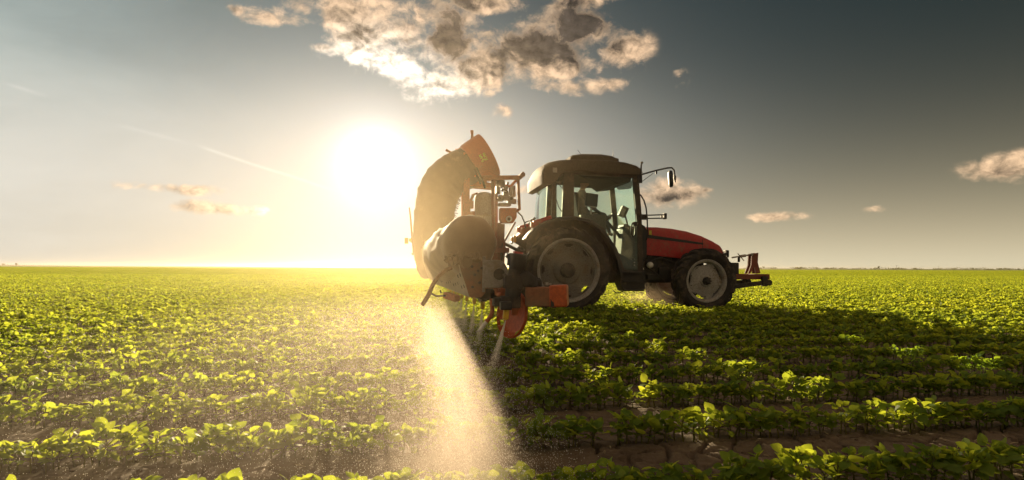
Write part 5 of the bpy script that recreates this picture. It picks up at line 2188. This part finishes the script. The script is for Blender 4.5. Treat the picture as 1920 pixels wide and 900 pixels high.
def mist_volume(name, label, lo, hi, density, color, aniso, rate=.25):
    """a box of uneven mist in the tractor's frame; density(tree, x, y, z) gives the amount"""
    lo, hi = Vector(lo), Vector(hi)
    root = empty('tmp') if False else None
    s = MB()
    s.box((lo + hi) / 2, hi - lo)
    m, nt, b, out = new_mat(name)
    nt.nodes.remove(b)
    tc = nt.nodes.new('ShaderNodeTexCoord')
    sp = nt.nodes.new('ShaderNodeSeparateXYZ')
    nt.links.new(tc.outputs['Object'], sp.inputs[0])
    d = density(nt, tc.outputs['Object'], E(nt, sp.outputs[0]), E(nt, sp.outputs[1]), E(nt, sp.outputs[2]))
    pv = nt.nodes.new('ShaderNodeVolumePrincipled')
    pv.inputs['Color'].default_value = (*color, 1)
    pv.inputs['Anisotropy'].default_value = aniso
    nt.links.new(d.s, pv.inputs['Density'])
    nt.links.new(pv.outputs[0], out.inputs['Volume'])
    m.cycles.volume_step_rate = rate
    me = s.mesh(name, m, smooth=False)
    o = bpy.data.objects.new(name, me)
    COL.objects.link(o)
    o.location = (OX, OY, 0)
    o.rotation_euler = (0, 0, ROW_A)
    tag(o, label, None, None, 'stuff')
    return o


def spray_density(nt, v, x, y, z):
    n1 = noise(nt, v, 2.6, 5, .6)
    n2 = noise(nt, vmath(nt, 'MULTIPLY', v, (1, 1, .35)), 8.0, 4, .6)
    past = (y * -1.0 - 9.3).max(0.0)
    u = x - LINE_X + .02 + past * .055 + (n1 - .5) * .16
    low = (z * -1.0 + .66).clamp()                    # 0 at the nozzles, .66 at the ground
    wid = low * .27 + .03
    core = ((u / wid).pow(2.0) * u.smooth(-.02, .02, -.55, -2.6)).exp() * low.smooth(.02, .42, .06, 1.0) * y.smooth(-5.0, -8.8, .07, 1.0)
    left = (u * -1.0).max(0.0)
    drift = (left * -1.0 / 1.1).exp() * u.smooth(.22, -.05) * low.smooth(0.0, .45)
    top = z.smooth(.62, .45)
    fade = past.smooth(2.28, 1.7) * y.smooth(-1.2, -4.0)
    return (core * (past * .22 + 0.22) + ((left / 2.0).pow(2.0) * -1.0).exp() * u.smooth(.5, -.3) * .014 + drift * .10 * n1.smooth(.3, .7) * y.smooth(-4.0, -8.5, .4, 1.0)) * top * fade * n2.smooth(.25, .72, .2, 1.5)  # the broad thin term adds the golden flare wash on the left


mist_volume('spray_mist', 'golden backlit spray mist drifting down and left from the boom', (-5.6, -11.58, .01), (-1.75, -1.1, .66), spray_density, (1, .85, .72), .62, .5)


def air_density(nt, v, x, y, z):  # mist added to imitate the golden veil of lens flare
    left = (x * -1.0 + LINE_X).max(0.0)
    return ((left / 1.9).pow(2.0) * -1.0).exp() * x.smooth(LINE_X + 1.3, LINE_X - .4) * z.smooth(2.6, .5) * y.smooth(-11.4, -9.7) * y.smooth(-1.3, -5.0) * .019


mist_volume('flare_mist', 'thin golden mist added round the boom to imitate lens flare', (-7.4, -11.5, .665), (-1.3, -1.1, 2.6), air_density, (1, .82, .55), .62, 1.0)


def dust_density(nt, v, x, y, z):
    n1 = noise(nt, v, 3.0, 5, .6)
    c = T3(1235, 560, .3)
    r2 = ((x - c[0]) / .75).pow(2.0) + ((y - c[1]) / .9).pow(2.0) + ((z - .10) / .34).pow(2.0)
    return (r2 * -1.0).exp() * n1.smooth(.35, .7) * .28


cdu = T3(1235, 560, .3)
mist_volume('wheel_dust', 'puff of dust behind the far front wheel under the tractor', (cdu[0] - 1.4, cdu[1] - 1.4, .012), (cdu[0] + 1.4, cdu[1] + 1.4, .85), dust_density, (.9, .72, .5), .5, 1.0)


# ------------------------------------------------------------------ far trees
def leaf_cloud(s, r, c, rad, n, size):
    for i in range(n):
        d = Vector((r.gauss(0, 1), r.gauss(0, 1), r.gauss(0, 1))).normalized() * (r.random() ** .4)
        p = Vector(c) + Vector((d.x * rad[0], d.y * rad[1], d.z * rad[2]))
        a = Vector((r.uniform(-1, 1), r.uniform(-1, 1), r.uniform(-1, 1))).normalized()
        b = a.cross(Vector((r.uniform(-1, 1), r.uniform(-1, 1), 1))).normalized()
        q = size * r.uniform(.6, 1.3)
        s.add([p - a * q, p + b * q * .6, p + a * q, p - b * q * .6], [(0, 1, 2, 3)])


def far_tree(px_, dist, h, w, label, seed, group=None, name='tree', trunk=True):
    r = random.Random(seed)
    x = (px_ - 960) / F * dist
    o = empty(name, (x, dist, 0))
    tag(o, label, name.replace('_', ' '), group)
    if trunk:
        s = MB()
        s.tube([(0, 0, -.1), (w * .02, 0, h * .3), (0, w * .02, h * .55)], [h * .045, h * .035, h * .015], 6)
        for q in range(4):
            a = q * 1.6 + r.random()
            s.tube([(0, 0, h * (.25 + .06 * q)), (math.cos(a) * w * .25, math.sin(a) * w * .25, h * (.5 + .06 * q))], [h * .02, h * .006], 5)
        s.build('trunk', 'bark', o)
    s = MB()
    for q in range(7):
        a = r.uniform(0, 6.28)
        rr = w * .27 * r.random() ** .5
        zc = h * (r.uniform(.42, .82) if trunk else r.uniform(.25, .65))
        leaf_cloud(s, r, (math.cos(a) * rr, math.sin(a) * rr, zc), (w * r.uniform(.15, .28), w * r.uniform(.15, .28), h * r.uniform(.12, .22)), 70, h * .05)
    s.build('crown', 'far_leaf', o, smooth=False, weld=False)


far_tree(1648, 620, 3.9, 3.6, 'lone round tree on the horizon, tallest right of the tractor', 1)
far_tree(1607, 640, 1.9, 6.0, 'low dark bush on the horizon left of the lone round tree', 2, name='bush', trunk=False)
far_tree(1432, 800, 3.6, 7.0, 'tree clump on the horizon just right of the front linkage', 3)
far_tree(1502, 800, 3.2, 5.0, 'small tree on the horizon between the linkage and the low bush', 4)
far_tree(1820, 800, 3.0, 11.0, 'wide tree clump on the horizon near the right edge', 5)
far_tree(1910, 600, 2.2, 3.6, 'small bush on the horizon at the right edge of the picture', 6, name='bush', trunk=False)
far_tree(31, 640, 3.4, 3.2, 'small round tree on the horizon at the left edge', 7)
far_tree(5, 760, 3.2, 9.0, 'flat topped tree clump cut by the left picture edge', 8)


def build_far_woods():
    r = random.Random(12)
    s = MB()
    x = 380.0
    while x < 1150:
        y = 950 + r.uniform(-60, 60)
        h = r.uniform(1.6, 3.2) * (1.25 if r.random() > .85 else 1)
        leaf_cloud(s, r, (x, y, h * .5), (r.uniform(4, 9), 4, h * .5), 34, .75)
        x += r.uniform(3, 9)
    for x in np.arange(-820, -700, 14):
        leaf_cloud(s, r, (x, 960, .9), (8, 4, .9), 20, .5)
    o = s.build('distant_woods', 'far_leaf', smooth=False, weld=False)
    tag(o, 'hazy strip of far off woods along the horizon', None, None, 'stuff')


build_far_woods()


def build_pole(px_, dist, h, label):
    x = (px_ - 960) / F * dist
    o = empty('power_pole', (x, dist, 0))
    tag(o, label, 'pole')
    s = MB()
    s.cyl((0, 0, -.2), (0, 0, h), .12, .08, 8)
    s.build('post', 'bark', o)
    s = MB()
    s.box((0, 0, h - .3), (1.4, .12, .12))
    s.build('crossarm', 'bark', o)


build_pole(1681, 560, 4.0, 'thin pole on the horizon just right of the lone round tree')
build_pole(1760, 640, 4.0, 'thin pole on the horizon between the lone tree and the right edge')


# ------------------------------------------------------------------ haze: warm dusty evening air
def build_haze():
    s = MB()
    s.box((0, 690, 1.65), (3000, 1500, 5.5))           # z from -1.1 to 4.4
    m, nt, b, out = new_mat('dusty_air')
    nt.nodes.remove(b)
    pv = nt.nodes.new('ShaderNodeVolumePrincipled')
    pv.inputs['Color'].default_value = (1.0, .80, .52, 1)
    pv.inputs['Density'].default_value = HAZE
    pv.inputs['Anisotropy'].default_value = HAZE_G
    nt.links.new(pv.outputs[0], out.inputs['Volume'])
    o = s.build('haze', m, smooth=False)
    tag(o, 'warm dusty evening air over the whole field', None, None, 'stuff')


HAZE = 0.00014
HAZE_G = 0.84
build_haze()


# ------------------------------------------------------------------ which of the near plants stand in the sun
def label_plants():
    from mathutils.bvhtree import BVHTree
    bpy.context.view_layer.update()
    V, Fc = [], []
    for root in (TR, SPR):
        for o in root.children_recursive:
            if o.type != 'MESH' or 'glass' in o.name or o.name.startswith(('windscreen', 'rear_window')):
                continue
            k = len(V)
            V += [o.matrix_world @ v.co for v in o.data.vertices]
            Fc += [tuple(i + k for i in p.vertices) for p in o.data.polygons]
    tree = BVHTree.FromPolygons(V, Fc)
    for o, u, row, sc in PLANTS:
        p = o.location + Vector((0, 0, .11 * sc))
        lit = sum(tree.ray_cast(p + Vector(d), SUN)[0] is None for d in ((0, 0, 0), (.03, 0, .02), (-.03, 0, .02)))
        place = next(t for lim, t in WHERE if u < lim) % row
        size = 'tall' if sc > 1.17 else 'small' if sc < .85 else 'mid sized'
        if lit >= 2:
            lab = '%s sunlit yellow green soybean plant %s' % (size, place)
        else:
            lab = '%s shaded dark green soybean plant %s' % (size, place)
        tag(o, lab, 'soybean plant', 'soybean plants of the ' + row)


label_plants()
